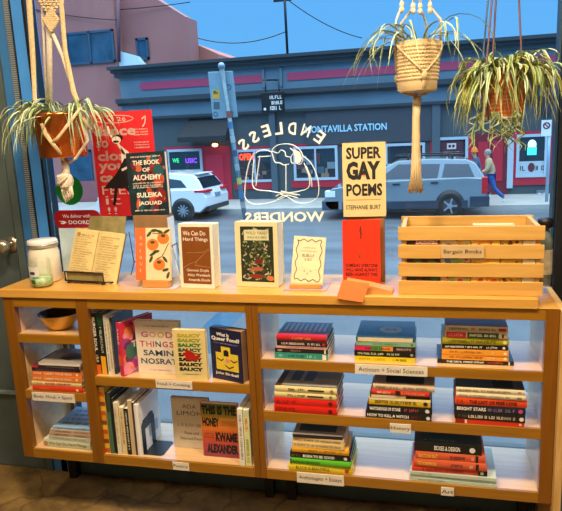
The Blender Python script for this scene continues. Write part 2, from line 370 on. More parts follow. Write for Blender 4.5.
# dark relief lettering left, notices in windows
x0,x1,z0,z1=RECT(155,110,181,119,FY); rr=random.Random(3)
LB(MB().glyphs(plane_art(Matrix.Translation((x0,FY,z0))),0,0,x1-x0,z1-z0,M_cor,n=.03,rnd=rr),'relief_lettering')
def onw(px0,py0,px1,py1,fn,name,dy=.06,label=None):
    x0,x1,z0,z1=RECT(px0,py0,px1,py1,FY); mb=MB(); fn(mb,plane_art(Matrix.Translation((x0,FY-dy,z0))),x1-x0,z1-z0); o=LB(mb,name)
    if label: o['label']=label
M_neong=mat('#38e080',.5,emit=.7); M_neonp=mat('#9a4dff',.5,emit=.9); M_neono=mat('#ff3b12',.5,emit=3.5); M_neonb=mat('#34c8ff',.5,emit=1.6)
onw(173,158.3,179.5,162.7,lambda m,A,w_,h:m.text(A,'WE',0,0,w_,h,M_neong,bold=.03),'neon_sign')
onw(186,158,197.5,163,lambda m,A,w_,h:m.text(A,'USIC',0,0,w_,h,M_neonp,bold=.03),'neon_sign')
onw(239.5,153.5,254,160,lambda m,A,w_,h:m.text(A,'OPEN',0,0,w_,h,M_neono,bold=.03),'open_sign')
def notice(m,A,w_,h):
    m.rect(A,0,0,w_,h,mat('#4a2635',.5)); m.rect(A,w_*.3,h*.62,w_*.7,h*.9,mat('#c9bfc4',.5),n=.003); m.ell(A,w_*.42,h*.76,w_*.06,h*.07,M_ink,n=.005); m.ell(A,w_*.58,h*.76,w_*.06,h*.07,M_ink,n=.005)
    for k in range(2): m.glyphs(A,w_*.15,h*(.34-.24*k),w_*.9,h*(.5-.24*k),mat('#d3b9a6',.5),n=.004,rnd=rr)
onw(440,141,463,162,notice,'window_notice')
def mug(m,A,w_,h):
    m.rect(A,0,h*.02,w_,h*.36,mat('#a9bcc6',.5)); m.ell(A,w_*.5,h*.2,w_*.13,h*.12,mat('#5e2a34',.5),n=.004); m.glyphs(A,w_*.08,h*.12,w_*.34,h*.24,M_ink,n=.004,rnd=rr); m.glyphs(A,w_*.66,h*.12,w_*.95,h*.24,M_ink,n=.004,rnd=rr)
    m.ell(A,w_*.5,h*.78,w_*.16,h*.13,mat('#c8efff',.5,emit=1.0),n=.004); m.rect(A,w_*.33,h*.52,w_*.67,h*.72,M_neonb,n=.005)
onw(518,136,545,175,mug,'beer_sign')
def clutter(m,A,w_,h):
    for k in range(14):
        a=rr.random()*w_*.8; b=rr.random()*h*.75; m.rect(A,a,b,a+w_*rr.uniform(.06,.2),b+h*rr.uniform(.1,.25),mat(rr.choice(('#3b5664','#6b7f88','#54323a','#253440','#7f6f5a')),.5),n=.002+.001*k)
onw(239,161,272,180,clutter,'window_display'); onw(296,150,336,178,clutter,'window_display')
ps=MB(); x0,x1,z0,z1=RECT(541,99,551,113,FY); ps.box(x0,x1,FY-.25,FY,z0,z1,mat('#24303c',.5)); LB(ps,'meter_box')
x0,x1,z0,z1=RECT(536,190,546,203,FY)
sp=MB()
for k in (0.25,.75): sp.tube([(x0+(x1-x0)*k,FY,z0+.3),(x0+(x1-x0)*k,FY-.25,z0+.3)],.1,mat('#8c9298',.4,.5),12)
sp.box(x0,x1,FY-.12,FY,z0+.15,z1,mat('#6f7880',.5)); LB(sp,'standpipe')
# awning with lamp under it
x0,x1,z0,z1=RECT(186,118,233,141,FY)
aw=MB()
aw.add([(x0,FY-1.0,z0),(x1,FY-1.0,z0),(x1,FY-1.0,z0+.2),(x0,FY-1.0,z0+.2),(x0+.15,FY,z0),(x1-.05,FY,z0),(x1-.05,FY,z1),(x0+.15,FY,z1)],[(0,1,2,3),(3,2,6,7),(0,3,7,4),(1,5,6,2),(4,5,1,0),(4,7,6,5)],mat('#20262b',.8))
tag(aw.build('awning'),'black cloth awning over the red doorway across the street','awning')
lp=P(215,145,FY-.5)
ll=MB().ball((lp.x,lp.y,lp.z),.12,mat('#ffb060',.5,emit=9),12,(1,1,.6)).tube([(lp.x,lp.y,lp.z),(lp.x,lp.y,z0+.02)],.03,M_black).build('wall_lamp'); tag(ll,'small glowing warm lamp under the black awning','lamp')
# hanging sign box
x0,x1,z0,z1=RECT(262,92,284,113,FY-1.2); hs=thing('hanging_sign','small black projecting sign box with white lettering hanging under the ledge','sign',((x0+x1)/2,FY-1.2,z0))
hb=MB().box(-(x1-x0)/2,(x1-x0)/2,-.12,.12,0,z1-z0,M_black).build('sign_box',hs,.02); hw=x1-x0; hh=z1-z0
m_=MB(); A=plane_art(Matrix.Translation((-hw/2,-.12,0))); m_.glyphs(A,hw*.4,hh*.66,hw*.95,hh*.82,M_wht,n=.01,rnd=rr); m_.glyphs(A,hw*.4,hh*.4,hw*.95,hh*.56,M_wht,n=.01,rnd=rr); m_.glyphs(A,hw*.4,hh*.14,hw*.95,hh*.32,M_wht,n=.01,rnd=rr); m_.ell(A,hw*.16,hh*.2,hw*.06,hw*.06,M_wht,n=.01); m_.build('sign_lettering',hs)
b_=MB(); b_.tube([(-hw*.3,0,hh),(-hw*.3,0,hh+.45)],.02,M_black); b_.tube([(hw*.3,0,hh),(hw*.3,0,hh+.45)],.02,M_black); b_.tube([(-hw*.4,0,hh+.45),(0,1.1,hh+.5)],.03,M_black); b_.build('bracket',hs)
# no parking sign on light pole at right
x0,x1,z0,z1=RECT(541,120,551,136,FY-2.4); bp_=P(547,190,FY-2.4)
np_=thing('parking_sign_post','thin pale post with a small white no parking sign, right of the lit window','sign',(bp_.x,FY-2.4,SW))
MB().tube([(0,0,0),(0,0,z1-SW)],.05,mat('#8fb4cc',.4,.3),10).build('post',np_)
sp_=MB().box(x0-bp_.x,x1-bp_.x,-.09,-.06,z0-SW,z1-SW,mat('#dfe8ec',.5)); A=plane_art(Matrix.Translation((x0-bp_.x,-.09,z0-SW))); sw_=x1-x0; sh_=z1-z0
for k in range(18):
    a,b=2*PI*k/18,2*PI*(k+1)/18; sp_.line(A,[(sw_/2+sw_*.3*math.cos(a),sh_*.65+sw_*.3*math.sin(a)),(sw_/2+sw_*.3*math.cos(b),sh_*.65+sw_*.3*math.sin(b))],.04,mat('#b33a3a',.5),n=.005)
sp_.line(A,[(sw_*.3,sh_*.65+sw_*.2),(sw_*.7,sh_*.65-sw_*.2)],.04,mat('#b33a3a',.5),n=.005); sp_.build('sign_plate',np_)

# --- pink building to the left
M_pk=mat('#a46a64',.7,noise=.08,scale=.6); M_pkd=mat('#8a5558',.7,noise=.1,scale=1)
PY=FY+.8
pts=[(-10,-40),(150,-6),(160,1),(186,17)]
poly=[(P(a,b,PY).x,P(a,b,PY).z) for a,b in pts]; xe=P(188,30,PY).x
poly=[(poly[0][0]-6,-2),(poly[0][0]-6,poly[0][1])]+poly+[(xe,poly[-1][1]),(xe,-2)]
pk=thing('pink_building','tall pink stucco building with sloping roofline at the left','building',(xe-6,PY,SW))
def LP(mb,name,b=0): o=mb.build(name,pk,b); o.location=-Vector(pk.location); return o
LP(MB().prism(poly[::-1],PY,PY+1.1,M_pk),'wall')
q=[P(a,b,PY+1.2) for a,b in ((184,43),(194,43),(218,54))]
LP(MB().prism([(q[0].x,-2),(q[2].x,-2),(q[2].x,q[2].z),(q[1].x,q[1].z),(q[0].x,q[0].z)],PY+1.2,PY+9,mat('#b5705f',.7)),'rear_wall')
n0=P(119,60,FY+.3)
LP(MB().box(n0.x-12,n0.x-.02,FY+.3,PY,SW,P(90,-60,FY).z,M_pk),'wing')
FY2=FY+.3
def pwin(px0,py0,px1,py1,Y,parts=2):
    x0,x1,z0,z1=RECT(px0,py0,px1,py1,Y); b=MB(); fw=.09; m1=mat('#2f4a63',.5)
    b.box(x0,x1,Y-.08,Y,z1-fw,z1,m1); b.box(x0,x1,Y-.08,Y,z0,z0+fw,m1); b.box(x0,x0+fw,Y-.08,Y,z0,z1,m1); b.box(x1-fw,x1,Y-.08,Y,z0,z1,m1)
    for k in range(1,parts): xm=x0+(x1-x0)*k/parts; b.box(xm-.04,xm+.04,Y-.08,Y,z0,z1,m1)
    o=LP(b,'window'); MB().box(x0+fw,x1-fw,Y-.04,Y-.01,z0+fw,z1-fw,mat('#2a5068',.2,noise=.3,scale=1.5,spec=.4)).build('pane',o)
pwin(67,31,115,64,FY2); pwin(137,38,149,60,PY,1)
pwin(66,150,94,205,FY2,1)
LP(MB().tube([P(118,-10,FY2-.1),P(119,62,FY2-.1)],.07,mat('#6d4a56',.6),8),'downpipe')
LP(MB().box(P(60,120,FY2).x-.2,n0.x-.02,FY2-.12,FY2,SW,SW+.9,M_pkd),'plinth')
ar=P(120,55,FY+.5); r2=P(138,61,FY+.5)
tag(MB().prism([(ar.x,zt-.3),(r2.x+.6,zt-.3),(r2.x,ar.z-.1),(ar.x,ar.z+.15)],FY+.32,FY+.74,mat('#cfe6f2',.5)).build('roof_hatch'),'pale sloped roof hatch between the pink building and dark storefront roof','roof')

# mast, wires
mp_=P(287.5,49,FY+2); tag(MB().tube([(mp_.x,FY+2,zt-.5),(mp_.x-.05,FY+2,mp_.z+3.2)],.055,M_black,8).box(mp_.x-.5,mp_.x+.25,FY+1.97,FY+2.03,P(287,1,FY+2).z,P(287,-1,FY+2).z+.02,M_black).build('utility_mast'),'thin dark mast rising from the storefront roof into the sky','mast')
def wire(a,b,ya,yb,sag,label):
    p=P(*a,ya); q=P(*b,yb); pts=[p.lerp(q,t/16)-Vector((0,0,sag*4*(t/16)*(1-t/16))) for t in range(17)]
    tag(MB().tube(pts,.022,M_black,5).build('utility_wire'),label,'wire')
wire((194,37),(287,31),PY+1.2,FY+2,.35,'thin dark wire sagging from the pink building to the mast')
wire((288,0),(362,38),FY+2,FY+5,.2,'thin dark wire descending right from the mast top')
wire((20,8),(190,2),FY+.29,PY-.02,.2,'highest thin wire crossing the pink wall above the windows')
wire((20,6),(117,20),FY+.29,FY+.15,.1,'lower thin wire reaching the downpipe on the pink wall')

# street pole with sign back (near side)
PYY=6.2
a=P(221.5,66,PYY); b=P(246,225,PYY); dirv=(a-b); base=b+dirv*((SW-b.z)/dirv.z); t_=thing('street_sign_pole','leaning grey street pole covered in stickers with the back of a sign','pole',base)
top=a-base
MB().tube([(0,0,0),top],.033,mat('#546e7a',.4,.4,noise=.3,scale=8),12).build('pole',t_)
cp=MB().ball(top,.05,mat('#8aa0ac',.4,.4),12); cp.build('pole_cap',t_)
def S(px,py): return P(px,py,PYY+.062)-base
c4=[S(208,72),S(233,71),S(238,117),S(213,119)]
pl=MB(); vs=[(c.x,c.y,c.z) for c in c4]+[(c.x,c.y-.012,c.z) for c in c4]
pl.add(vs,[(0,1,2,3),(7,6,5,4),(0,4,5,1),(1,5,6,2),(2,6,7,3),(3,7,4,0)],mat('#86a6b2',.4,.2)); so=pl.build('sign_plate',t_,.01)
def quad(px0,py0,px1,py1,m): 
    v=[S(px0,py1),S(px1,py1),S(px1,py0),S(px0,py0)]; k=MB(); k.add([(q.x,q.y-.018,q.z) for q in v],[(0,1,2,3)],m); return k
quad(213,90,220,99,mat('#d8a83a',.5)).build('sticker',so); quad(214,91,218,94,M_ink).build('sticker',so); quad(214,102,220,109,mat('#4f5f68',.5)).build('sticker',so)
for (px,py,r_,m) in ((229,87,.035,'#3f6f8c'),(231,113,.035,'#3f88c0'),(216,114,.03,'#54707e')):
    c0=S(px,py); k=MB()
    for i in range(14):
        A1,A2=2*PI*i/14,2*PI*(i+1)/14; k.tube([(c0.x+r_*math.cos(A1),c0.y-.016,c0.z+r_*math.sin(A1)),(c0.x+r_*math.cos(A2),c0.y-.016,c0.z+r_*math.sin(A2))],.006,mat(m,.5),4)
    k.build('sticker',so)
for i,(t0,cc) in enumerate(((.18,'#3d6f98'),(.26,'#b0b04a'),(.34,'#8a9aa4'),(.42,'#3a4a6a'),(.5,'#9aa6ae'),(.58,'#3d6f98'),(.12,'#8a8f94'),(.64,'#8a4a3a'))):
    # sticker bands wrap the pole between the sign and the books
    vz=(b-base).z; pp=(b-base).lerp(top,t0*1.1); dv=dirv.normalized()
    MB().tube([pp-dv*.045,pp+dv*.045],.0345,mat(cc,.5),12,cap=False).build('pole_sticker',t_)

# ------------------------------------------------------------------ cars
def car(name,label,xr_,yn,yaw,L,W,side,belt,roofz,body,trim,wheels,R0,style):
    """side: lower body outline (x from rear=0 to front=L), built facing -X; local origin at rear near-side ground corner"""
    t=thing(name,label,'car',(xr_,yn,GZ),(0,0,yaw))
    Mb=mat(body,.25,.1,coat=.8,noise=.02); Mt=mat(trim,.5); Mg=mat('#16222c',.06,spec=.9)
    bm_=MB()
    # lofted body: stations across the width with slight tumblehome
    def shell(poly,insets,m):
        n=len(poly); vs=[]; fs=[]; cx=sum(p[0] for p in poly)/n; cz=sum(p[1] for p in poly)/n
        K=len(insets)
        for y,sx_,dz in insets:
            for (x,z) in poly: vs.append((-(cx+(x-cx)*sx_), y, z-dz*max(0,(z-cz))))
        for i in range(K-1):
            for k in range(n):
                k2=(k+1)%n; fs.append((i*n+k,(i+1)*n+k,(i+1)*n+k2,i*n+k2))
        fs.append(tuple(range(n))); fs.append(tuple((K-1)*n+k for k in range(n))[::-1])
        return MB().add(vs,fs,m)
    sh=shell(side,[(0,.985,.03),(.05,.997,0),(W/2,1,0),(W-.05,.997,0),(W,.985,.03)],Mb); o=sh.build('body',t,.025,3)
    gh=[(x,z) for x,z in roofz]
    g=shell(gh,[(.2,.93,.0),(.1,.99,.25) if 0 else (.17,.97,.02),(W/2,1,0),(W-.17,.97,.02),(W-.2,.93,0)],Mb)
    # greenhouse: tapered from belt to roof
    n=len(gh); zb=min(z for x,z in gh); zt_=max(z for x,z in gh); vs=[]; fs=[]
    for s_ in (0,1):
        for (x,z) in gh:
            q=(z-zb)/(zt_-zb); y=(.06+.2*q) if s_==0 else W-(.06+.2*q); vs.append((-x,y,z))
    fs=[tuple(range(n))[::-1],tuple(range(n,2*n))]+[(i,(i+1)%n,(i+1)%n+n,i+n) for i in range(n)]
    MB().add(vs,fs,Mb).build('cabin',t,.03,3)
    def gl(poly,nm,m=Mg,off=.012):
        vs=[]; 
        for x,z in poly: q=(z-zb)/(zt_-zb); vs.append((-x,.06+.2*q-off,z))
        vs+=[(x,y+.03,z) for x,y,z in vs]; k=len(poly)
        MB().add(vs,[tuple(range(k)),tuple(range(2*k-1,k-1,-1))]+[(i,(i+1)%k,(i+1)%k+k,i+k) for i in range(k)],m).build(nm,t)
    for pz in style['glass']: gl(pz,'side_window')
    # rear screen + tail lights + bumper
    rg=style['rear']; (xa,za),(xb,zb_)=rg; qa=(za-zb)/(zt_-zb); qb=(zb_-zb)/(zt_-zb)
    ya=.06+.2*qa+.08; yb=.06+.2*qb+.08
    MB().add([(-xa+.02,ya,za),(-xa+.02,W-ya,za),(-xb+.02,W-yb,zb_),(-xb+.02,yb,zb_),(-xa-.02,ya,za),(-xa-.02,W-ya,za),(-xb-.02,W-yb,zb_),(-xb-.02,yb,zb_)],[(0,1,2,3),(7,6,5,4),(0,4,5,1),(1,5,6,2),(2,6,7,3),(3,7,4,0)],Mg).build('rear_window',t)
    Mr=mat('#c01828',.25,noise=.1)
    for nm,bx,mm in style['parts']:
        x0,x1,y0,y1,z0,z1=bx; MB().box(-x1,-x0,y0,y1,z0,z1,Mr if mm=='r' else (Mt if mm=='t' else mat(mm,.4))).build(nm,t,.01)
    for cx in wheels:
        for y0,s_ in ((-.015,1),(W+.015,-1)):
            M0=Matrix.Translation((-cx,y0,R0))@Matrix.Rotation(-PI/2*s_,4,'X')
            # arch liner, tyre, rim
            MB().lathe([(.0001,.0),(R0*1.22,.0),(R0*1.22,.03),(.0001,.03)],Mt,28,Matrix.Translation((0,0,0))@M0@Matrix.Translation((0,0,.002))).build('wheel_arch',t)
            wh=MB().lathe([(.6*R0,-.012),(.9*R0,-.02),(R0,.01),(R0,.2),(.9*R0,.22),(.3*R0,.22)],mat('#17191b',.8),28,M0).build('tyre',t)
            rim=MB().lathe([(.0001,.03),(.58*R0,.03),(.62*R0,-.008),(.66*R0,-.015)],mat('#3a4046',.4,.5),28,M0)
            for k in range(style.get('spokes',7)):
                a=2*PI*k/style.get('spokes',7); rim.box(.06,.6*R0,-.022,.022,-.012,.02,mat('#a5b0b8',.3,.7),M0@Matrix.Rotation(a,4,'Z'))
            rim.cyl(.07,-.018,.02,mat('#a5b0b8',.3,.7),12,M0); rim.build('rim',wh)
    return t
# silver-blue estate car
L1=4.55
side1=[(0,.42),(.02,.78),(.06,1.0),(.5,1.03),(3.2,.98),(4.3,.82),(4.5,.68),(4.55,.4),(4.4,.26),(.15,.28)]
roof1=[(.03,.98),(.3,1.36),(.55,1.46),(1.5,1.5),(2.4,1.47),(2.85,1.3),(3.35,.97)]
S1=dict(glass=[[(.33,1.03),(.48,1.34),(1.12,1.36),(1.2,1.04)],[(1.32,1.03),(1.25,1.36),(1.85,1.38),(1.95,1.03)],[(2.02,1.03),(1.95,1.38),(2.4,1.38),(2.95,1.03)]],
 rear=[(.08,1.05),(.3,1.36)], spokes=5,
 parts=[('tail_light',(-.012,.14,-.012,.28,.62,1.02),'r'),('tail_light',(-.012,.14,1.4,1.69,.62,1.02),'r'),('rear_bumper',(-.07,.45,-.015,1.7,.3,.56),'#27394a'),
        ('sill_cladding',(.5,4.0,-.02,.06,.26,.47),'#27394a'),('front_bumper',(4.1,4.6,.0,1.68,.26,.5),'#3c4e60'),('head_light',(4.2,4.5,-.01,.3,.6,.76),'#dfe9ee'),
        ('door_handle',(1.3,1.5,-.03,.01,.9,.94),'#1d2830'),('door_handle',(2.35,2.55,-.03,.01,.88,.92),'#1d2830'),('mirror',(2.75,2.95,-.2,.0,1.0,1.13),'#22303b'),
        ('roof_rail',(.6,2.5,.3,.34,1.56,1.6),'#1b242c'),('roof_rail',(.6,2.5,1.34,1.38,1.56,1.6),'#1b242c'),('roof_bar',(.9,.95,.25,1.45,1.5,1.57),'#1b242c'),('roof_bar',(2.1,2.15,.25,1.45,1.5,1.57),'#1b242c')])
pr=P(487,190,16.9)
car('estate_car','silver blue estate car with roof rails parked across the street behind the crate',pr.x,16.9,0,L1,1.68,side1,None,roof1,'#71858f','#1b242c',(.98,3.5),.33,S1).scale=(1.07,1.1,1.2)
side2=[(0,.5),(-.02,.8),(.1,1.05),(.5,1.1),(3.3,1.02),(4.2,.88),(4.45,.7),(4.5,.4),(4.35,.26),(.25,.3)]
roof2=[(.12,1.04),(.35,1.4),(.6,1.58),(1.5,1.66),(2.3,1.62),(2.75,1.45),(3.4,1.02)]
S2=dict(glass=[[(.75,1.15),(1.0,1.4),(1.45,1.46),(1.45,1.14)],[(1.52,1.13),(1.5,1.47),(2.2,1.48),(2.25,1.11)],[(2.32,1.11),(2.27,1.47),(2.6,1.4),(3.0,1.09)]],
 rear=[(.17,1.12),(.42,1.47)], spokes=10,
 parts=[('tail_light',(-.02,.42,-.012,.5,.98,1.06),'r'),('tail_light',(-.02,.42,1.35,1.86,.98,1.06),'r'),('rear_bumper',(-.05,.3,.1,1.75,.34,.5),'#20272c'),('sill_cladding',(.6,3.9,-.02,.06,.26,.4),'#20272c'),
        ('licence_plate',(-.035,.02,.72,1.12,.76,.92),'#6f8fa6'),('roof_spoiler',(.38,.62,.4,1.45,1.575,1.605),'#c7d3da'),('door_handle',(1.45,1.65,-.03,.01,.98,1.02),'#c7d3da'),('head_light',(4.0,4.35,-.01,.3,.72,.84),'#dfe9ee')])
pr2=P(206,200,17.0)
car('white_car','white hatchback crossover parked across the street seen behind the left books',pr2.x,17.0,R(-6),4.5,1.85,side2,None,roof2,'#dfe6ea','#20272c',(.9,3.6),.36,S2).scale=(.97,.97,.96)

# ------------------------------------------------------------------ people
def skin(name,pts,edges,m,parent,root=0,sub=1):
    me=D.meshes.new(name); me.from_pydata([p[:3] for p in pts],edges,[]); me.materials.append(m)
    o=D.objects.new(name,me); C.objects.link(o); o.parent=parent
    sk=o.modifiers.new('skin','SKIN'); sk.use_smooth_shade=True
    for i,p in enumerate(pts):
        r_=p[3]; r2_=p[4] if len(p)>4 else r_; me.skin_vertices[0].data[i].radius=(r_,r2_)
    me.skin_vertices[0].data[root].use_root=True
    s=o.modifiers.new('sub','SUBSURF'); s.levels=sub; s.render_levels=sub
    return o
def person(loc,rz,H,label,jacket,trousers,hat,hatcol,skinc='#c49a80',stride=.34):
    t=thing('person',label,'person',loc,(0,0,rz)); t.scale=(H/1.75,)*3
    # walks towards local -X ; y is sideways
    S_=mat(skinc,.6)
    hip=(0,0,.93); ch=(-.06,0,1.28); nk=(-.1,0,1.48); hd=(-.13,0,1.62)
    J={'p':(0,0,.95,.13,.16),'w':(-.02,0,1.1,.12,.15),'c':(-.06,0,1.3,.12,.18),'n':(-.09,0,1.47,.055),'h0':(-.12,0,1.56,.07),'h':(-.13,0,1.64,.095),'ht':(-.12,0,1.73,.07),
       'nose':(-.225,0,1.62,.018),
       'ls':(-.07,.19,1.4,.055),'le':(.1,.25,1.15,.045),'lw':(.02,.24,.93,.03),'rs':(-.07,-.19,1.4,.055),'re':(-.12,-.25,1.13,.045),'rw':(-.3,-.2,1.03,.03),
       'lh':(0,.09,.88,.095),'lk':(-.22,.1,.52,.065),'la':(-.3,.1,.11,.04),'lt':(-.46,.1,.04,.035),
       'rh':(0,-.09,.88,.095),'rk':(.1,-.1,.5,.065),'ra':(.42,-.1,.2,.04),'rt':(.38,-.1,.05,.035)}
    keys=list(J); ix={k:i for i,k in enumerate(keys)}; pts=[J[k] for k in keys]
    E_=[('p','w'),('w','c'),('c','n'),('n','h0'),('h0','h'),('h','ht'),('h','nose'),('c','ls'),('ls','le'),('le','lw'),('c','rs'),('rs','re'),('re','rw'),('p','lh'),('lh','lk'),('lk','la'),('la','lt'),('p','rh'),('rh','rk'),('rk','ra'),('ra','rt')]
    E_=[(ix[a],ix[b]) for a,b in E_]
    for w_,dx in (('lw',(-.02,0,-1)),('rw',(-.8,0,-.5))):
        b0=Vector(J[w_][:3]); d=Vector(dx).normalized(); i0=ix[w_]; palm=b0+d*.07; pts.append((*palm,.026,.04)); pi_=len(pts)-1; E_.append((i0,pi_))
        for k,ln in enumerate((.075,.085,.08,.06)):
            s0=palm+Vector((.0,(k-1.5)*.02,0))+d*.03; pts.append((*s0,.011)); pts.append((*(s0+d*ln+Vector((-.02,0,0))),.009)); n_=len(pts); E_+=[(pi_,n_-2),(n_-2,n_-1)]
        th=b0+d*.03+Vector((-.035,0,-.0)); pts.append((*th,.012)); pts.append((*(th+d*.05+Vector((-.01,0,0))),.01)); n_=len(pts); E_+=[(i0,n_-2),(n_-2,n_-1)]
    skin('body',pts,E_,S_,t)
    def sub(ks,es,add,mm,nm):
        q=[tuple(J[k][:3])+tuple(x+add for x in J[k][3:]) for k in ks]; iz={k:i for i,k in enumerate(ks)}; return skin(nm,q,[(iz[a],iz[b]) for a,b in es],mm,t)
    J2=dict(J); 
    sub(['p','w','c','n','ls','le','lw','rs','re','rw'],[('p','w'),('w','c'),('c','n'),('c','ls'),('ls','le'),('le','lw'),('c','rs'),('rs','re'),('re','rw')],.03,mat(jacket,.8,noise=.2),'jacket')
    sub(['p','lh','lk','la','rh','rk','ra'],[('p','lh'),('lh','lk'),('lk','la'),('p','rh'),('rh','rk'),('rk','ra')],.018,mat(trousers,.8,noise=.1),'trousers')
    for a_,b_ in (('la','lt'),('ra','rt')):
        v0=Vector(J[a_][:3]); v1=Vector(J[b_][:3]); skin('shoe',[(v0.x,v0.y,v0.z-.03,.05),(v1.x,v1.y,v1.z,.04)],[(0,1)],mat('#cfe0e0',.6),t)
    f_=MB()
    for s_ in (-1,1): f_.ball((-.218,s_*.035,1.655),.012,M_ink,8); f_.ball((-.13,s_*.095,1.63),.025,S_,8,(1,.4,1.3))
    f_.box(-.226,-.21,-.025,.025,1.575,1.583,mat('#7a3a38',.6)); f_.build('face',t)
    hr=MB()
    if hat: hr.lathe([(.115,1.66),(.118,1.70),(.105,1.76),(.07,1.81),(.03,1.84),(.0001,1.845)],mat(hatcol,.8),16,Matrix.Translation((-.12,0,0))); hr.tube([(-.12+.118*math.cos(a_*PI/8),.118*math.sin(a_*PI/8),1.67) for a_ in range(17)],.014,mat(hatcol,.8),6); hr.build('beanie',t)
    else:
        hr.ball((-.105,0,1.67),.108,mat(hatcol,.9),14,(1,1,1)); hr.build('hair',t)
    return t
pz=P(490,208,19.25)
person((pz.x,19.25,SW),0,1.76,'person in a beige jacket, jeans and pale shoes walking past the car','#b3a078','#24589c',False,'#8f8a84')
pz=P(477,205,20.4)
person((pz.x,20.4,SW),R(8),1.74,'person in an orange beanie mostly hidden behind the parked estate car','#3a5570','#24344c',True,'#ef7d22')

# ================================================================== FURNITURE
DZ=.115
zs=dict(st=.9,sb=.864,s1t=.643,s1b=.606,s2t=.433,s2b=.393,bt=.188,bb=.148,mt=.537,mb=.499,at=.707,ab=.671,b_t=.458,b_b=.421)
zs={k:v+DZ for k,v in zs.items()}
BD=.31
def tg(mb,A,s,w_,h): mb.rect(A,0,0,w_,h,mat('#d9cdb8',.6),n=0); 
def shelf_label(parent,text,px0,py0,px1,py1,curl=0):
    x0,x1,z0,z1=RECT(px0,py0,px1,py1,-.002); w_=x1-x0; h=z1-z0
    o=MB().box(x0,x1,-.004,-.0005,z0,z1,mat('#e0d6c4',.6)).build('shelf_label',parent)
    o['label']='small white paper shelf label reading '+text
    A=plane_art(Matrix.Translation((x0,-.004,z0))); MB().text(A,text,w_*.05,h*.28,w_*.95,h*.74,mat('#3a3a3a',.6)).build('label_lettering',o)
    return o
lc=thing('bookcase','left amber wood bookcase with narrow and wide bays under the worktop','bookcase')
rc=thing('bookcase','right amber wood bookcase with three long open shelves','bookcase')
def bx(parent,name,x0,x1,y0,y1,z0,z1,m,bev=.0015): return MB().box(x0,x1,y0,y1,z0,z1,m).build(name,parent,bev)
M_lam = wood('pale_maple_board', '#cfa772', '#dcb886', rough=.3, spec=.6, coat=.8)
EG=.012
def board(parent,name,x0,x1,z0,z1,edge=None,eg=EG):      # pale board with an amber front edging
    o=bx(parent,name,x0,x1,eg+.001,BD,z0,z1,M_lam,0); MB().box(x0,x1,.001,eg+.001,z0,z1,edge or M_cab).build('front_edging',o,.0012); return o
# left unit
for (x0,x1,nm) in ((0,.048,'side_panel'),(1.042,1.0665,'side_panel'),(.335,.385,'divider')): board(lc,nm,x0,x1,zs['bb'],zs['sb'],M_cabv,.03)
for (x0,x1) in ((.048,.335),(.385,1.042)):
    bx(lc,'top_rail',x0,x1,.002,.03,zs['sb']-.04,zs['sb'],M_cab)
    board(lc,'bottom_shelf',x0,x1,zs['bb'],zs['bt'])
board(lc,'shelf',.048,.335,zs['ab'],zs['at']); board(lc,'shelf',.048,.335,zs['b_b'],zs['b_t']); board(lc,'shelf',.385,1.042,zs['mb'],zs['mt'])
bx(lc,'back_post',.056,.078,BD-.02,BD,zs['bt'],zs['at'],M_cabv)
# right unit
board(rc,'side_panel',1.0675,1.091,zs['bb'],zs['sb'],M_cabv,.03); board(rc,'side_panel',2.087,2.13,zs['bb'],zs['sb'],M_cabv,.03)
bx(rc,'top_rail',1.091,2.087,.002,.03,zs['sb']-.04,zs['sb'],M_cab); board(rc,'shelf',1.091,2.087,zs['s1b'],zs['s1t']); board(rc,'shelf',1.091,2.087,zs['s2b'],zs['s2t']); board(rc,'bottom_shelf',1.091,2.087,zs['bb'],zs['bt'])
bx(rc,'top_panel',2.0625,2.13,0,BD,zs['sb']+.0005,zs['sb']+.004,M_slab)
for c_,(x0,x1) in ((lc,(.02,1.0)),(rc,(1.1,2.06))):
    for x in (x0,x1): bx(c_,'foot',x,x+.04,.268,.308,0,zs['bb'],mat('#1b1d1e',.6))
shelf_label(lc,'Body, Mind, + Spirit',32.5,393.2,74.5,401.5); shelf_label(lc,'Food + Cooking',156,380.6,192,388.6); shelf_label(lc,'Poetry',173,462.5,189,470)
shelf_label(rc,'Activism + Social Sciences',355,365.5,427.5,375); shelf_label(rc,'History',390,424,411,433); shelf_label(rc,'Anthologies + Essays',297,474,344,484); shelf_label(rc,'Art',441,487.5,454,495.5)
wt=MB().box(-.007,2.062,-.006,BD+.004,zs['sb']+.0005,zs['st'],M_slab).build('worktop',None,.003); tag(wt,'long light maple worktop spanning both bookcases under the window','worktop')
pb=MB().box(2.1315,2.155,-.03,.31,0,zs['sb']-.002,M_ply).build('plywood_panel'); tag(pb,'upright plywood board with pale edge at the right end of the bookcase','board')
ZT=zs['st']

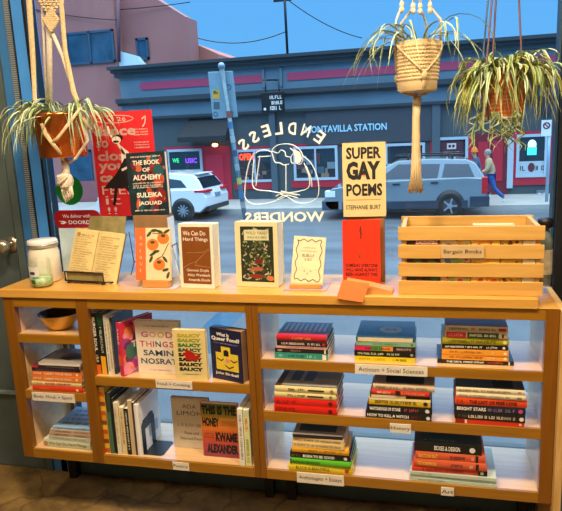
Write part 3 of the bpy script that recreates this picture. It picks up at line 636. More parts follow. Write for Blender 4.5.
# ------------------------------------------------------------------ books
def Mk(kind,L,W,T):
    if kind=='up': return I4
    if kind=='lie': return Matrix(((0,0,-1,L),(1,0,0,0),(0,-1,0,T),(0,0,0,1)))
    if kind=='spine': return Matrix(((0,-1,0,T),(1,0,0,0),(0,0,1,0),(0,0,0,1)))
def book(label,kind,L,W,T,cover,loc,rot=(0,0,0),front=None,spine=None,hard=True,group=None,page=None,spinecol=None,cat='book',spine_art=None):
    t=thing('book',label,cat,loc,rot,group); M=Mk(kind,L,W,T)
    cm=mat(cover,.4,noise=.04,coat=.15) if isinstance(cover,str) else cover
    scm=mat(spinecol,.4,noise=.04,coat=.15) if spinecol else cm
    pm=page or M_page; th=.0025 if hard else .0008; ins=.003 if hard else .0004
    c=MB(); c.box(th,W,0,th,0,L,cm,M); c.box(th,W,T-th,T,0,L,cm,M)
    if hard:      # slightly rounded back
        n=5; pts=[(-.0025*math.sin(PI*i/n)+.0,T*i/n) for i in range(n+1)]
        poly=pts+[(th,T),(th,0)]; k=len(poly)
        vs=[(x,y,0) for x,y in poly]+[(x,y,L) for x,y in poly]
        c.add(vs,[tuple(range(k)),tuple(range(2*k-1,k-1,-1))]+[(i,i+k,(i+1)%k+k,(i+1)%k) for i in range(k)],scm,M)
    else: c.box(0,th,0,T,0,L,scm,M)
    c.build('cover',t)
    MB().box(th,W-ins,th,T-th,ins,L-ins,pm,M).build('page_block',t)
    if front:
        a=MB(); front(a,M@Matrix(((1,0,0,0),(0,0,-1,0),(0,1,0,0),(0,0,0,1))),W,L); a.build('cover_print',t)
    if spine:
        a=MB(); A=M@Matrix(((0,0,-1,-.0028 if hard else 0),(0,-1,0,T),(-1,0,0,L),(0,0,0,1)))
        rn=random.Random(sum(map(ord,label)))
        for it in spine:
            k=it[0]
            if k=='t': a.text(A,it[1],L*it[2],T*.26,L*it[3],T*.74,mat(it[4],.5),bold=.015 if len(it)<6 else it[5])
            elif k=='g': a.glyphs(A,L*it[1],T*.3,L*it[2],T*.7,mat(it[3],.5),rnd=rn)
            elif k=='b': a.rect(A,L*it[1],T*.06,L*it[2],T*.94,mat(it[3],.5),n=.0002)
            elif k=='r': a.rect(A,L*it[1],T*it[3],L*it[2],T*it[4],mat(it[5],.5),n=.0003)
            elif k=='o': a.ell(A,L*it[1],T*.5,T*.28,T*.28,mat(it[2],.5))
        a.build('spine_print',t)
    return t
ORD=['lowest','second up','third up','fourth up','fifth up','sixth up','seventh up']
def stack(where,zshelf,pxl,pyb,items,depth=.16,top=None):
    """items bottom to top: (thickness px, xl px, xr px, colour, colourname, spine list, hard, extra depth)"""
    b0=Q(pxl,pyb,zshelf); y0=max(b0.y,.004); z=zshelf+.0006; n=len(items)
    rn=random.Random(int(pxl))
    for i,it in enumerate(items):
        tp,a,b,col,cn,sp,hard=it[:7]; dp=it[7] if len(it)>7 else depth
        pyc=pyb-sum(q[0] for q in items[:i])
        xa=P(a,pyc,y0).x; xb=P(b,pyc+ (b-a)*.045,y0).x; L=xb-xa
        dist=(Vector((xa,y0,z))-CAM).dot(_f); T=tp/F*dist*1.03
        pos='topmost' if i==n-1 else ORD[i]
        book(f'{cn} book, {pos} in {where}','lie',L,dp+rn.uniform(-.008,.008),T,col,(xa,y0+rn.uniform(0,.004),z),(0,0,R(rn.uniform(-1,1))),front=top if i==n-1 else None,spine=sp,hard=hard,group='books in the '+where,spinecol=it[8] if len(it)>8 else None)
        z+=T+.0006
K='#161514'; CR='#ddd0a8'; OR='#e2842c'
def U(f):   # artwork drawn as seen when the book lies with spine to the viewer: u along spine, v away from the viewer
    def g(a,A,W,L):
        # lying: u = L - v_up ; v = x
        B=A@Matrix(((0,1,0,0),(-1,0,0,L),(0,0,1,0),(0,0,0,1))); f(a,B,L,W)
    return g
def top1(a,A,u,v):
    a.rect(A,0,0,u,v*.16,mat('#c01c2c',.4),n=.0002); rn=random.Random(1)
    for k in range(9): x=u*(.08+.1*k); a.rect(A,x,v*.3,x+u*.055,v*.9,mat('#9fb0cf',.4),n=.0004)
    for k in range(4): a.glyphs(A,u*.1,v*(.2+.05*k),u*.9,v*(.235+.05*k),mat('#c99',.5),rnd=rn)
def top2(a,A,u,v):
    a.ell(A,u*.58,v*.45,u*.2,v*.2,mat('#9fb9c0',.5)); a.glyphs(A,u*.44,v*.4,u*.72,v*.5,mat('#3d6f86',.5),n=.001,rnd=random.Random(2)); a.glyphs(A,u*.1,v*.12,u*.9,v*.18,mat('#5c8aa0',.5),rnd=random.Random(2))
def top4(a,A,u,v):
    a.rect(A,u*.02,v*.05,u*.98,v*.95,mat('#8f8a84',.5),n=.0002); a.rect(A,u*.2,v*.3,u*.36,v*.85,mat('#33435a',.5)); a.rect(A,u*.42,v*.3,u*.58,v*.85,mat('#33435a',.5)); a.rect(A,0,0,u*.1,v*.95,mat('#4a2c2c',.5))
    for k in range(8): a.rect(A,u*(.65+.04*k),v*.2,u*(.66+.04*k),v*.85,mat('#6a675f',.5))
def top5(a,A,u,v): a.rect(A,u*.2,v*.12,u*.83,v*.8,M_ink); 
def top6(a,A,u,v): a.rect(A,u*.55,v*.1,u*.85,v*.5,M_ink); a.glyphs(A,u*.3,v*.4,u*.8,v*.75,mat('#453a30',.5),rnd=random.Random(5))
def top7(a,A,u,v): a.rect(A,u*.1,v*.2,u*.85,v*.95,mat('#20242c',.5))
def top8(a,A,u,v): a.glyphs(A,u*.15,v*.1,u*.6,v*.2,mat('#51705f',.5),rnd=random.Random(5)); a.rect(A,0,v*.25,u,v,mat('#16332a',.5),n=.0002)
def topL(a,A,u,v): a.art(A,[(u*.3,v*.3),(u*.5,v*.5),(u*.9,v*.8),(u*.85,v*.4),(u*.6,v*.2)],mat('#3a2622',.5)); a.ell(A,u*.5,v*.5,u*.2,v*.2,mat('#6b625c',.5),n=.0002)
def topM(a,A,u,v):
    for k in range(4): a.glyphs(A,u*.15,v*(.15+.2*k),u*.85,v*(.25+.2*k),mat('#3c5266',.5),rnd=random.Random(k))
stack('left stack on upper right shelf',zs['s1t'],274.7,358.2,[
 (5.9,274.7,328,'#2f8f84','teal',[('g',.06,.16,'#9fd0c0'),('g',.26,.58,'#0e4038'),('g',.62,.8,'#bfe0c0'),('b',.9,.97,'#e8e0d0')],False),
 (4.2,275,328,'#221a18','dark brown',[('g',.05,.15,'#c8b8a0'),('g',.3,.5,'#a08070'),('b',.93,.96,'#ddd')],False),
 (2.6,276,327,'#d9a2a0','thin pale pink',[('g',.2,.95,'#8a4a50')],False),
 (5.2,277,327,'#1c1012','black',[('g',.1,.58,'#e8dcc8'),('g',.62,.88,'#e8dcc8'),('o',.94,'#c22')],True),
 (5.0,276.5,326.5,'#3a2848','red spined purple',[('g',.28,.7,'#e0a050')],True,.165,'#b81c2a')],.16,U(top1))
stack('middle stack on upper right shelf',zs['s1t'],355,361.2,[
 (5.2,354.6,415,'#e3c81c','yellow',[('g',.05,.5,'#b09a10'),('g',.64,.85,'#3a3410')],False),
 (5.2,354.3,415.4,K,'black',[('g',.06,.26,'#d8e0b0'),('g',.28,.48,'#d8e0b0'),('g',.54,.75,'#d8e0b0'),('o',.94,'#999')],False),
 (5.2,354.6,415,'#2a2226','pink and orange striped black',[('b',0,.27,'#d02858'),('b',.27,.46,'#5a8a3a'),('b',.46,.64,'#e08a2a'),('g',.18,.6,'#3a1420'),('g',.7,.95,'#c8a090')],False),
 (4,356,415.5,'#7fae8c','mint green',[('g',.3,.75,'#4a7a58'),('o',.94,'#3a5a44')],False),
 (4.6,356,414.5,'#1d4258','dark blue',[('b',.03,.97,'#d9c8a0')],True)],.19,U(top2))
stack('right stack on upper right shelf',zs['s1t'],438,363.3,[
 (4.2,437.5,514,K,'black',[('t','THE DEVIL FINDS WORK',.12,.62,'#e8e4dc'),('g',.66,.86,'#c04040'),('b',.93,.95,'#ddd')],False),
 (5.2,441.8,508.5,'#e89a34','lower orange',[('g',.12,.62,'#8a3a10'),('g',.68,.8,'#f8d8a0'),('o',.95,'#fbe4b8')],False),
 (5.2,442,508.5,'#ea9c30','upper orange',[('g',.12,.62,'#8a3a10'),('g',.68,.8,'#f8d8a0'),('o',.95,'#fbe4b8')],False),
 (4.7,442,508,K,'black bold lettered',[('g',.05,.62,'#ebe6da'),('g',.68,.84,'#e8e8e8'),('o',.94,'#ddd')],False),
 (6.6,442.3,509,'#a8a01c','olive yellow',[('g',.1,.82,'#4a4410'),('o',.94,'#e8e090')],True),
 (6.2,445,507.5,'#d8c49c','cream red and green labelled',[('b',.02,.34,'#c0202a'),('b',.36,.86,'#24452a'),('g',.06,.3,'#e88'),('g',.4,.82,'#e8e0c0'),('r',.91,.94,.2,.8,'#201818')],True),
 (5.4,445.3,508,'#74492a','cream spined brown covered',[('g',.06,.36,'#201818'),('g',.42,.5,'#8a1818'),('g',.54,.82,'#201818'),('r',.85,.97,.25,.75,'#b02024')],True,.165,'#d9bf98')],.16)
stack('left stack on middle right shelf',zs['s2t'],274.5,411.5,[
 (7.4,274.3,337,'#d21f14','lower bright red',[('g',.04,.35,'#8a100c'),('o',.9,'#5a0a08')],True),
 (7.4,274.3,337,'#d6221a','upper bright red',[('g',.04,.35,'#8a100c'),('o',.9,'#5a0a08')],True),
 (5.8,274.5,336,'#ded093','lower cream',[('g',.22,.5,'#3a3020'),('r',.54,.8,.35,.6,'#222a2a'),('o',.92,'#8a7a40')],True),
 (6.2,275,337,'#54504c','cream spined grey covered',[('g',.22,.5,'#3a3020'),('r',.54,.8,.35,.6,'#222a2a'),('o',.92,'#8a7a40')],True,.18,'#e2d498')],.175,U(top4))
stack('middle stack on middle right shelf',zs['s2t'],366,418.2,[
 (6.4,365.6,431.5,K,'black white lettered',[('t','HOW TO KILL A WITCH',.03,.66,'#efece6',.03),('g',.7,.83,'#7a2830'),('o',.95,'#ddd')],True),
 (7.0,367,432,K,'black white and red lettered',[('t','WATCHDOGS OF STONE',.04,.52,'#efece6',.03),('g',.56,.8,'#c85068'),('o',.93,'#ddd')],True),
 (7.4,368.8,430.5,'#e6c31e','yellow and cream',[('r',0,1,.72,1,'#e8d9b0'),('g',.08,.78,'#2a2410'),('o',.92,'#2a2410')],True),
 (3.2,370,430,'#1c1a1a','thin black and cream',[('b',.02,.6,'#d9cba8')],False),
 (5.2,371.5,429.5,'#cf3320','red orange',[('g',.1,.38,'#f0d0b0'),('g',.52,.92,'#f0a888'),('b',.42,.5,'#3a1010')],True),
 (5.4,373,434.5,'#8a6f58','tan',[('g',.05,.4,'#6a5a48'),('g',.5,.9,'#6a5a48')],True,.18,'#cbb494')],.17,U(top5))
stack('right stack on middle right shelf',zs['s2t'],455,423.8,[
 (4.4,455.4,524.5,'#d4341c','thin red',[('b',0,.13,'#9a1c14'),('b',.14,.17,'#f0d8c0'),('o',.94,'#f0d8c0')],False),
 (7.4,454.6,525,'#1a1614','black pale lettered',[('g',.05,.16,'#5a5248'),('g',.2,.68,'#e8dcc4'),('g',.71,.88,'#b8a890'),('o',.95,'#e8dcc4')],True),
 (7.4,454.2,525.5,'#1e1d30','navy black',[('t','BRIGHT STARS',.04,.45,'#efeade',.03),('g',.48,.86,'#8a80a8'),('o',.93,'#c04a8a')],True),
 (7.6,455,527,'#e04a22','bright orange',[('t','THE LAST OF FREE LOVE',.2,.86,'#4a140c',.03),('g',.03,.15,'#a02c14')],True),
 (4.8,456,525.5,'#dacdaa','lower ivory',[('g',.05,.8,'#8f8468'),('g',.88,.95,'#3a2a20')],True),
 (5.0,456,525,'#2c241e','ivory spined dark covered',[('g',.05,.8,'#6a6048'),('g',.88,.95,'#3a2a20')],True,.16,'#d8cba8')],.16,U(top6))
stack('left stack on bottom right shelf',zs['bt'],289,469.8,[
 (7.2,288.8,352,'#e5cf28','bright yellow',[('t','BLACK IS BEAUTIFUL',.12,.66,'#6a7a28'),('o',.92,'#c03020')],True,.19),
 (5.6,290.2,350.5,'#5cb82c','bright green',[('t','BLOOD IN THE WOODS',.05,.5,'#16300c'),('b',0,.03,'#2a5a18')],True,.19),
 (6.0,290,350.5,K,'black bold white lettered',[('t','BORN TO BE GOOD',.22,.74,'#efece6',.03),('g',.03,.17,'#7a5a30'),('o',.92,'#ddd')],True),
 (5.6,291.8,348.5,'#e2a72a','golden orange',[('g',.3,.9,'#a87418')],True),
 (4.8,292,344,'#e2c78a','lower pale tan',[('g',.05,.95,'#806438')],False,.14),
 (4.8,292.4,343.5,'#e0c48c','upper pale tan',[('g',.04,.95,'#5a4428')],False,.14),
 (3.8,292.6,342.5,'#8a8078','dark grey',[('b',0,1,'#20222a')],True,.14)],.15,U(top7))
stack('right stack on bottom right shelf',zs['bt'],410,480.5,[
 (3.2,409.6,497,'#b8cabc','lowest pale mint',[('g',.1,.4,'#7f9484')],False,.22),
 (3.2,410,496.5,'#c4d2c2','middle pale mint',[('g',.3,.6,'#8fa090')],False,.22),
 (3.2,410.5,496.5,'#bccdbf','upper pale mint',[('g',.1,.25,'#7f9484')],False,.22),
 (6.0,412,487.5,'#de4426','tomato red',[('g',.12,.7,'#7a1c10'),('b',.88,1,'#16181c'),('o',.93,'#ddd')],True,.18),
 (7.4,413.8,486,'#d2603e','lower salmon',[('t','THE HONEYMOON',.05,.32,'#f0c840'),('g',.5,.7,'#5a2438'),('b',.86,.9,'#2a1c20'),('g',.78,.84,'#e8c8b0')],True,.18),
 (7.8,415.5,485.5,'#d2603e','upper salmon',[('t','RACCOON BEAT',.05,.32,'#f0c840'),('g',.5,.7,'#5a2438'),('b',.86,.9,'#2a1c20'),('g',.78,.84,'#e8c8b0')],True,.18),
 (9.6,414.3,482,'#131512','black',[('t','BOXES & DESIGN',.3,.68,'#efece6'),('o',.86,'#ddd')],True,.13)],.17,U(top8))
stack('stack on narrow middle left shelf',zs['b_t'],33,391.2,[
 (5.2,33,82.5,'#d23a1a','red',[('o',.9,'#f0d0b0'),('g',.15,.35,'#e86a40')],True),
 (5.0,32.2,81.8,'#e6cf8e','cream pink lettered',[('t','RIVER HEARTS',.28,.78,'#c83a4a',.03),('g',.05,.2,'#a88a50')],True),
 (4.8,32,82,'#e07a2c','lower orange',[('t','JANE',.03,.2,'#f4d9b8'),('t','CARRY YOUR FEAR',.25,.8,'#f4d9b8',.03),('o',.9,'#f4d9b8')],False),
 (4.8,31.8,81.8,'#de7428','upper orange',[('t','JANE',.03,.2,'#f4d9b8'),('t','CARRY YOUR FEAR',.25,.8,'#f4d9b8',.03),('o',.9,'#f4d9b8')],False),
 (3.2,32,80,'#2c2430','dark violet',[('g',.1,.9,'#6a6070')],False),
 (3.0,32.5,79.5,'#3a2834','dark plum',[('b',0,.12,'#c02838'),('g',.3,.9,'#8a7a84')],False),
 (2.6,38.5,81,'#9a928a','grey covered',[('b',.02,.98,'#d9cfc0')],True)],.17,U(topL))
stack('stack on narrow bottom left shelf',zs['bt'],45,446.5,[
 (8.2,44.3,91,'#c8d2b4','pale green',[('t','We Can Do Hard Things',.12,.92,'#8a6a50'),('o',.05,'#c08060')],True),
 (3.6,48.8,91,'#c2c8b4','thin mint',[('g',.1,.9,'#8a8a78')],False),
 (3.4,49.3,91,'#bda088','lower taupe',[('g',.12,.5,'#3a2a20'),('g',.6,.9,'#6a5040')],False),
 (3.4,50.5,91,'#c0a58e','upper taupe',[('g',.12,.5,'#3a2a20'),('g',.6,.9,'#6a5040')],False),
 (2.4,52,90.5,'#8fb0cf','pale blue covered',[('g',.1,.9,'#46607a')],False,.2)],.17,U(topM))

# upright books -- helper putting the book's lower left front corner on a pixel of a shelf
def upright(label,kind,pl_,pr_,pt,zsh,W,T,cover,yaw=0,lean=0,roll=0,y=None,**kw):
    """pl_ = (px,py) of the lower-left front corner, pr_ = px of right edge, pt = px y of the top"""
    b0=Q(pl_[0],pl_[1],zsh) if y is None else P(pl_[0],pl_[1],y)
    if y is not None: b0.z=zsh
    top_=P(pl_[0]-(pl_[0]-420)*.0,pt,b0.y); H=top_.z-zsh
    wid=(P(pr_,pl_[1],b0.y).x-b0.x)
    if kind=='up': W=wid/math.cos(yaw) if W is None else W
    else: T=wid if T is None else T
    return book(label,kind,kw.pop('H',H),W,T,cover,(b0.x,b0.y,zsh+.0008),(-lean,roll,yaw),**kw)
zt_m=zs['mt']; zb_m=zs['bt']
# --- cooking shelf, spine out at left
upright('black book with bold white spine lettering and orange foot, first on the cooking shelf','spine',(97,375.5),103,313.5,zt_m,.17,.026,K,y=.03,spine=[('t','BURGER SOUL',.06,.62,'#efece0',.02),('g',.68,.8,'#e8e0c8'),('b',.84,1,'#e06a20')])
upright('black book with yellow foot and pale lettering beside the orange-footed one','spine',(103,375.8),109,313.5,zt_m,.17,.024,'#17201c',y=.03,spine=[('b',0,.2,'#16452c'),('g',.22,.66,'#c8d0b0'),('b',.7,1,'#e8a81e')])
upright('white spined book with black marks between black and red books','spine',(109,376),112,316,zt_m,.17,.014,'#e8e0d0',y=.03,spine=[('g',.1,.6,K),('g',.65,.95,'#4a4438')],hard=False)
upright('slim cream book with brown marks on the cooking shelf','spine',(112,376.2),115,318,zt_m,.17,.012,'#dfd0b0',y=.03,spine=[('g',.1,.9,'#6a4a2a')],hard=False)
upright('dark slim book just left of the leaning red cookbook','spine',(115,376.2),118,318,zt_m,.18,.011,'#2a2a30',y=.035,spine=[('g',.1,.9,'#8a8a90')],hard=False)
def cov_table(a,A,w_,h):
    rn=random.Random(4)
    for k in range(60):
        x=rn.uniform(.02,.8)*w_; y_=rn.uniform(.02,.9)*h; r_=rn.uniform(.05,.16)*w_; a.ell(A,min(max(x,r_),w_-r_),min(max(y_,r_),h-r_),r_,r_*rn.uniform(.5,1),mat(rn.choice(['#d8285a','#a83c8a','#e05a8a','#7a8fd0','#c82040','#e88aa8','#6a2a5a','#e07a40']),.4),n=.0003+.00001*k,rot=rn.uniform(0,3))
    a.ell(A,w_*.3,h*.42,w_*.2,h*.14,mat('#3c6a58',.4),n=.0011); a.ell(A,w_*.62,h*.82,w_*.13,w_*.13,mat('#4a5a60',.4),n=.0011); a.text(A,'TABLE',w_*.3,h*.48,w_*.98,h*.6,M_wht,n=.0013,bold=.03)
upright('pink and red patterned cookbook with TABLE lettering, turned toward the room','spine',(121,377),127,315,zt_m,.17,.022,'#cf2a4a',yaw=R(-24),y=.025,H=.225,front=cov_table,spine=[('t','TABLE',.1,.4,'#f4e8e0'),('b',.6,.8,'#e0603a')])
def cov_good(a,A,w_,h):
    a.glyphs(A,w_*.2,h*.9,w_*.8,h*.925,mat('#6a5a58',.5),rnd=random.Random(1))
    xs_=w_*.1
    for i,(ch,cc) in enumerate(zip('GOOD',('#c05a6a','#d0a060','#e0a030','#c05a6a'))): a.text(A,ch,w_*(.13+.19*i),h*.7,w_*(.29+.19*i),h*.81,mat(cc,.5),bold=.02)
    for ch,cc,xx in zip('THINGS',('#c04a5a','#c86a60','#b04a5a','#3a5a70','#c04a5a','#b04a5a'),(.08,.235,.39,.45,.61,.77)): a.text(A,ch,w_*xx,h*.52,w_*(xx+(.03 if ch=='I' else .125)),h*.63,mat(cc,.5),bold=.02)
    a.text(A,'SAMIN',w_*.15,h*.35,w_*.85,h*.46,mat('#2f4a60',.5),bold=.02); a.text(A,'NOSRAT',w_*.08,h*.19,w_*.92,h*.3,mat('#2f4a60',.5),bold=.02); a.glyphs(A,w_*.25,h*.06,w_*.75,h*.09,mat('#c08080',.5),rnd=random.Random(1))
upright('large cream cookbook with multicoloured capital lettering standing face out','up',(139.5,376.5),182,313,zt_m,None,.03,'#e4d6c2',yaw=0,y=.06,H=.222,front=cov_good)
def cov_saucy(a,A,w_,h):
    cs=['#b9a51c','#8f9a1e','#3f7a2c','#2f5a44',K,K,K,'#20303a']
    for k in range(8):
        a.text(A,'SAUCY',w_*.14,h*(.855-.097*k),w_*.88,h*(.93-.097*k),mat(cs[k],.5),bold=.07)
    rn=random.Random(8)
    for k in range(9): a.ell(A,w_*(.55+rn.uniform(-.16,.16)),h*(.5+rn.uniform(-.06,.06)),w_*.13,h*.035,mat('#b01c14',.4),n=.0012+.0001*k,rot=rn.uniform(-1.2,1.2))
    a.glyphs(A,w_*.25,h*.1,w_*.8,h*.125,mat('#7a6a50',.5),rnd=rn)
upright('tan cookbook repeating one green to black title with a red splash','up',(176,379.5),207.5,318,zt_m,None,.024,'#dcc888',yaw=R(2),y=.018,H=.205,front=cov_saucy)
def cov_queer(a,A,w_,h):
    a.text(A,'What Is',w_*.22,h*.86,w_*.62,h*.93,M_wht,bold=.02); a.text(A,'Queer Food?',w_*.05,h*.76,w_*.95,h*.85,M_wht,bold=.03); a.glyphs(A,w_*.1,h*.71,w_*.9,h*.735,mat('#8a8ab8',.5),rnd=random.Random(1))
    ye=mat('#e6c83c',.4); a.rect(A,w_*.16,h*.2,w_*.88,h*.54,ye); a.rect(A,w_*.34,h*.54,w_*.64,h*.66,ye); a.art(A,[(w_*.42,h*.48),(w_*.58,h*.48),(w_*.58,h*.58),(w_*.5,h*.61),(w_*.42,h*.58)],M_ink,n=.0008)
    a.line(A,[(w_*.2,h*.42),(w_*.34,h*.38),(w_*.4,h*.42)],w_*.03,M_ink,n=.0009); a.line(A,[(w_*.64,h*.42),(w_*.74,h*.38),(w_*.84,h*.42)],w_*.03,M_ink,n=.0009); a.line(A,[(w_*.45,h*.3),(w_*.58,h*.25),(w_*.72,h*.3)],w_*.03,M_ink,n=.0009); a.ell(A,w_*.53,h*.4,w_*.07,h*.04,mat('#e88a9a',.5),n=.001)
    a.text(A,'John Birdsall',w_*.12,h*.09,w_*.86,h*.16,M_wht,bold=.02)
upright('navy book with a smiling yellow cake face, turned slightly at the right of its shelf','up',(213,379.8),243,317,zt_m,.148,.04,'#1a1c40',yaw=R(-18),y=.052,H=.209,page=mat('#a8845c',.8),front=cov_queer)
GLA=glassmat('acrylic',(.85,.94,.98,1),.25); ac=P(208,378,.06); tag(MB().box(ac.x,ac.x+.0045,.05,.25,zt_m+.001,zt_m+.215,GLA).box(ac.x,ac.x+.11,.05,.25,zt_m+.212,zt_m+.216,GLA).build('acrylic_riser'),'clear bluish acrylic divider between the tan and the navy cookbooks','display stand')
# --- poetry shelf
def pat(n,cs):
    r=[]; rn=random.Random(3)
    for k in range(n): r.append(('r',k/n,(k+.9)/n,.08,.92,cs[k%len(cs)]))
    return r
upright('yellow book with red patterned spine, first on the poetry shelf','spine',(105.5,455.8),111.5,388,zb_m,.17,.026,'#d8aa2c',y=.02,spine=pat(14,['#e0b838','#c8502c','#d89a20','#8a3a30']),hard=False)
upright('green and black spined book beside the yellow patterned one','spine',(111.5,456),116,394,zb_m,.18,.02,'#2c4034',y=.02,spine=[('b',.3,1,'#4a6a50')])
upright('dark narrow book with pale pages on the poetry shelf','spine',(116,456.2),117.5,399,zb_m,.19,.012,'#1a1c20',y=.02)
upright('widest ivory book on the poetry shelf','spine',(117.5,456.4),123.5,403,zb_m,.18,.024,'#e2d9bf',y=.02,spine=[('g',.1,.8,'#c8a878')],hard=False)
upright('pale yellow book between ivory and black spines','spine',(123.5,456.6),128.5,408,zb_m,.17,.02,'#e0cf98',y=.02,spine=[('g',.1,.8,'#b8683a')],hard=False)
upright('black spined book with white marks among pale poetry books','spine',(128.5,456.8),132.5,409,zb_m,.17,.017,K,y=.02,spine=[('g',.06,.92,'#e6e0d0')],hard=False)
upright('tan spined tall book right of the black one on the poetry shelf','spine',(132.5,457),136.5,401,zb_m,.19,.018,'#c8b48c',y=.02,hard=False)
upright('dark maroon slim book beside the white book at the bookend','spine',(136.5,457.2),138.5,403,zb_m,.18,.01,'#4a3038',y=.02,hard=False)
def cov_white(a,A,w_,h): a.ell(A,w_*.55,h*.52,w_*.12,h*.1,mat('#b03040',.5)); a.ell(A,w_*.5,h*.6,w_*.16,h*.07,mat('#4a5a8a',.5),n=.0006); a.rect(A,w_*.4,h*.2,w_*.85,h*.42,mat('#9ab0cc',.5),n=.0005)
upright('white book with a small red and blue picture against the bookend','spine',(138.5,457.4),143,405,zb_m,.19,.02,'#e8e8e6',y=.02,front=cov_white)
be=P(144,457,.03); bk=thing('bookend','black metal bookend holding the poetry books','bookend',(be.x+.001,.03,zb_m+.0005))
b1=MB(); hh_=.14; w_=.12
A_=Matrix(((0,-1,0,0),(1,0,0,0),(0,0,1,0),(0,0,0,1)))
b1.prism([(0,0),(.03,0),(.03,.10),(w_-.03,.10),(w_-.03,0),(w_,0),(w_,.125),(w_-.02,.145),(.02,.145),(0,.125)],-.001,.001,M_black,A_); b1.build('upright_plate',bk)
MB().prism([(.0,0),(.075,0),(.085,.01),(.085,w_-.01),(.075,w_),(0,w_)],0,.0015,M_black,Matrix(((1,0,0,0),(0,0,1,0),(0,1,0,0),(0,0,0,1)))).build('base_plate',bk)
def cov_ada(a,A,w_,h):
    g=mat('#5a5650',.5); a.text(A,'ADA',w_*.3,h*.8,w_*.68,h*.88,g); a.text(A,'LIM\u00d3N',w_*.14,h*.66,w_*.84,h*.77,g); a.glyphs(A,w_*.15,h*.44,w_*.85,h*.5,mat('#9a8f80',.5),rnd=random.Random(1)); a.text(A,'New and',w_*.32,h*.28,w_*.7,h*.34,g); a.text(A,'Selected Poems',w_*.18,h*.17,w_*.84,h*.23,g)
upright('grey beige poetry book with thin capital lettering standing face out','up',(175,450.5),211,396,zb_m,None,.022,'#cfc4ae',y=.11,H=.225,front=cov_ada)
def cov_honey(a,A,w_,h):
    cs=['#66702a','#8f7c2a','#bb7a28','#d07228','#c85e2c','#bc4c38','#ac4250','#8f3850']
    for k in range(8): a.rect(A,w_*.02,h*(1-(k+1)/8),w_*.98,h*(1-k/8),mat(cs[k],.5),n=.0002)
    for s_,x0,x1,y0 in (('THIS IS THE',.04,.98,.8),('HONEY',.04,.5,.57),('KWAME',.38,.98,.3),('ALEXANDER',.12,.98,.07)): a.text(A,s_,w_*x0,h*y0,w_*x1,h*(y0+.175),M_ink,bold=.06,n=.0006)
    for k in range(3): a.glyphs(A,w_*.55,h*(.6+.035*k),w_*.95,h*(.62+.035*k),mat('#7a2a1c',.5),rnd=random.Random(k)); a.glyphs(A,w_*.06,h*(.36+.035*k),w_*.34,h*(.38+.035*k),mat('#7a2a1c',.5),rnd=random.Random(k))
upright('green to orange to pink book with tall black capitals standing face out','up',(203.5,454.5),239.5,396,zb_m,None,.026,'#d0803a',y=.06,H=.232,front=cov_honey)
upright('white spined slim book left of the last one on the poetry shelf','spine',(240.5,465.8),245.5,400,zb_m,.15,.02,'#e8e4da',y=.012,spine=[('g',.1,.9,'#6a6a6a')],hard=False,H=.24)
upright('yellow green spined book, last at the right of the poetry shelf','spine',(246,466.2),253,400,zb_m,.15,.024,'#d9d89a',y=.012,spine=[('b',0,.12,'#c8d0a8'),('g',.14,.4,'#d86a3a'),('g',.5,.92,'#8a9a5a')],hard=False,H=.238)

# bowl
bw=Q(58,331,zs['at']); 
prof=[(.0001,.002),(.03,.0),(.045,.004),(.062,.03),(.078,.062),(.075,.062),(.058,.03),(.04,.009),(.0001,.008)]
bo_=MB().lathe(prof[:5],mat('#d8a53c',.28,.3),36).build('wooden_bowl',None,0,loc=(bw.x-.012,.10,zs['at']+.001)); tag(bo_,'round golden brown bowl alone on the top left shelf','bowl')
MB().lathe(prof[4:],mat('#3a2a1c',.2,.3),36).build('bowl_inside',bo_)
bo_.scale=(1.15,1.15,1.1)

# ------------------------------------------------------------------ worktop items
# big jar
p=Q(48,280,ZT); jr=thing('storage_jar','large glass jar with white lid and cream contents at the left end','jar',(p.x,.15,ZT+.0006))
J=MB().lathe([(.0001,0),(.058,0),(.064,.006),(.064,.125),(.056,.145),(.056,.16)],mat('#e6dcc6',.15,coat=.6,noise=.1,scale=12),36).build('jar_body',jr)
MB().lathe([(.059,.148),(.062,.15),(.062,.172),(.058,.178),(.0001,.179)],mat('#d8d4cc',.35),36).build('jar_lid',jr)
MB().tube([(.064*math.cos(t/20*2*PI),.064*math.sin(t/20*2*PI),.16) for t in range(21)],.002,mat('#9a9a98',.3,.8),6).build('wire_bail',jr)
p=Q(45,285,ZT); gj=thing('glass_cup','small glass with pale green base label in front of the large jar','glass',(p.x,.055,ZT+.0006))
MB().lathe([(.0001,0),(.040,0),(.045,.004),(.046,.10),(.044,.112)],glassmat('jar_glass',(.93,.97,.95,1),.12),32).build('glass_body',gj)
MB().lathe([(.0001,.005),(.039,.005),(.041,.04),(.0001,.041)],mat('#b9cf9c',.4,noise=.3,scale=60),32).build('green_contents',gj)
m_=MB(); 
for (z0,z1,a0,a1,cc) in ((.058,.07,-1.95,-1.45,'#3a3a44'),(.02,.036,-1.9,-1.5,'#2c5a2a'),(.05,.09,-2.1,-1.1,'#d8d4cc')):
    vs=[]; n=8
    rr_=.0472 if cc!='#d8d4cc' else .0466
    for i in range(n+1):
        a=a0+(a1-a0)*i/n; vs+=[(rr_*math.cos(a),rr_*math.sin(a),z0),(rr_*math.cos(a),rr_*math.sin(a),z1)]
    m_.add(vs,[(2*i,2*i+2,2*i+3,2*i+1) for i in range(n)],mat(cc,.5))
m_.build('glass_label',gj)

# pale paper notices leaning by the window
x0,x1,z0,z1=RECT(62,228,90,282,.29); tag(MB().box(x0,x1+.08,.288,.2895,ZT+.001,z1,mat('#d8f0fa',.6)).build('paper_notice'),'pale blue paper notice standing behind the open book','paper')

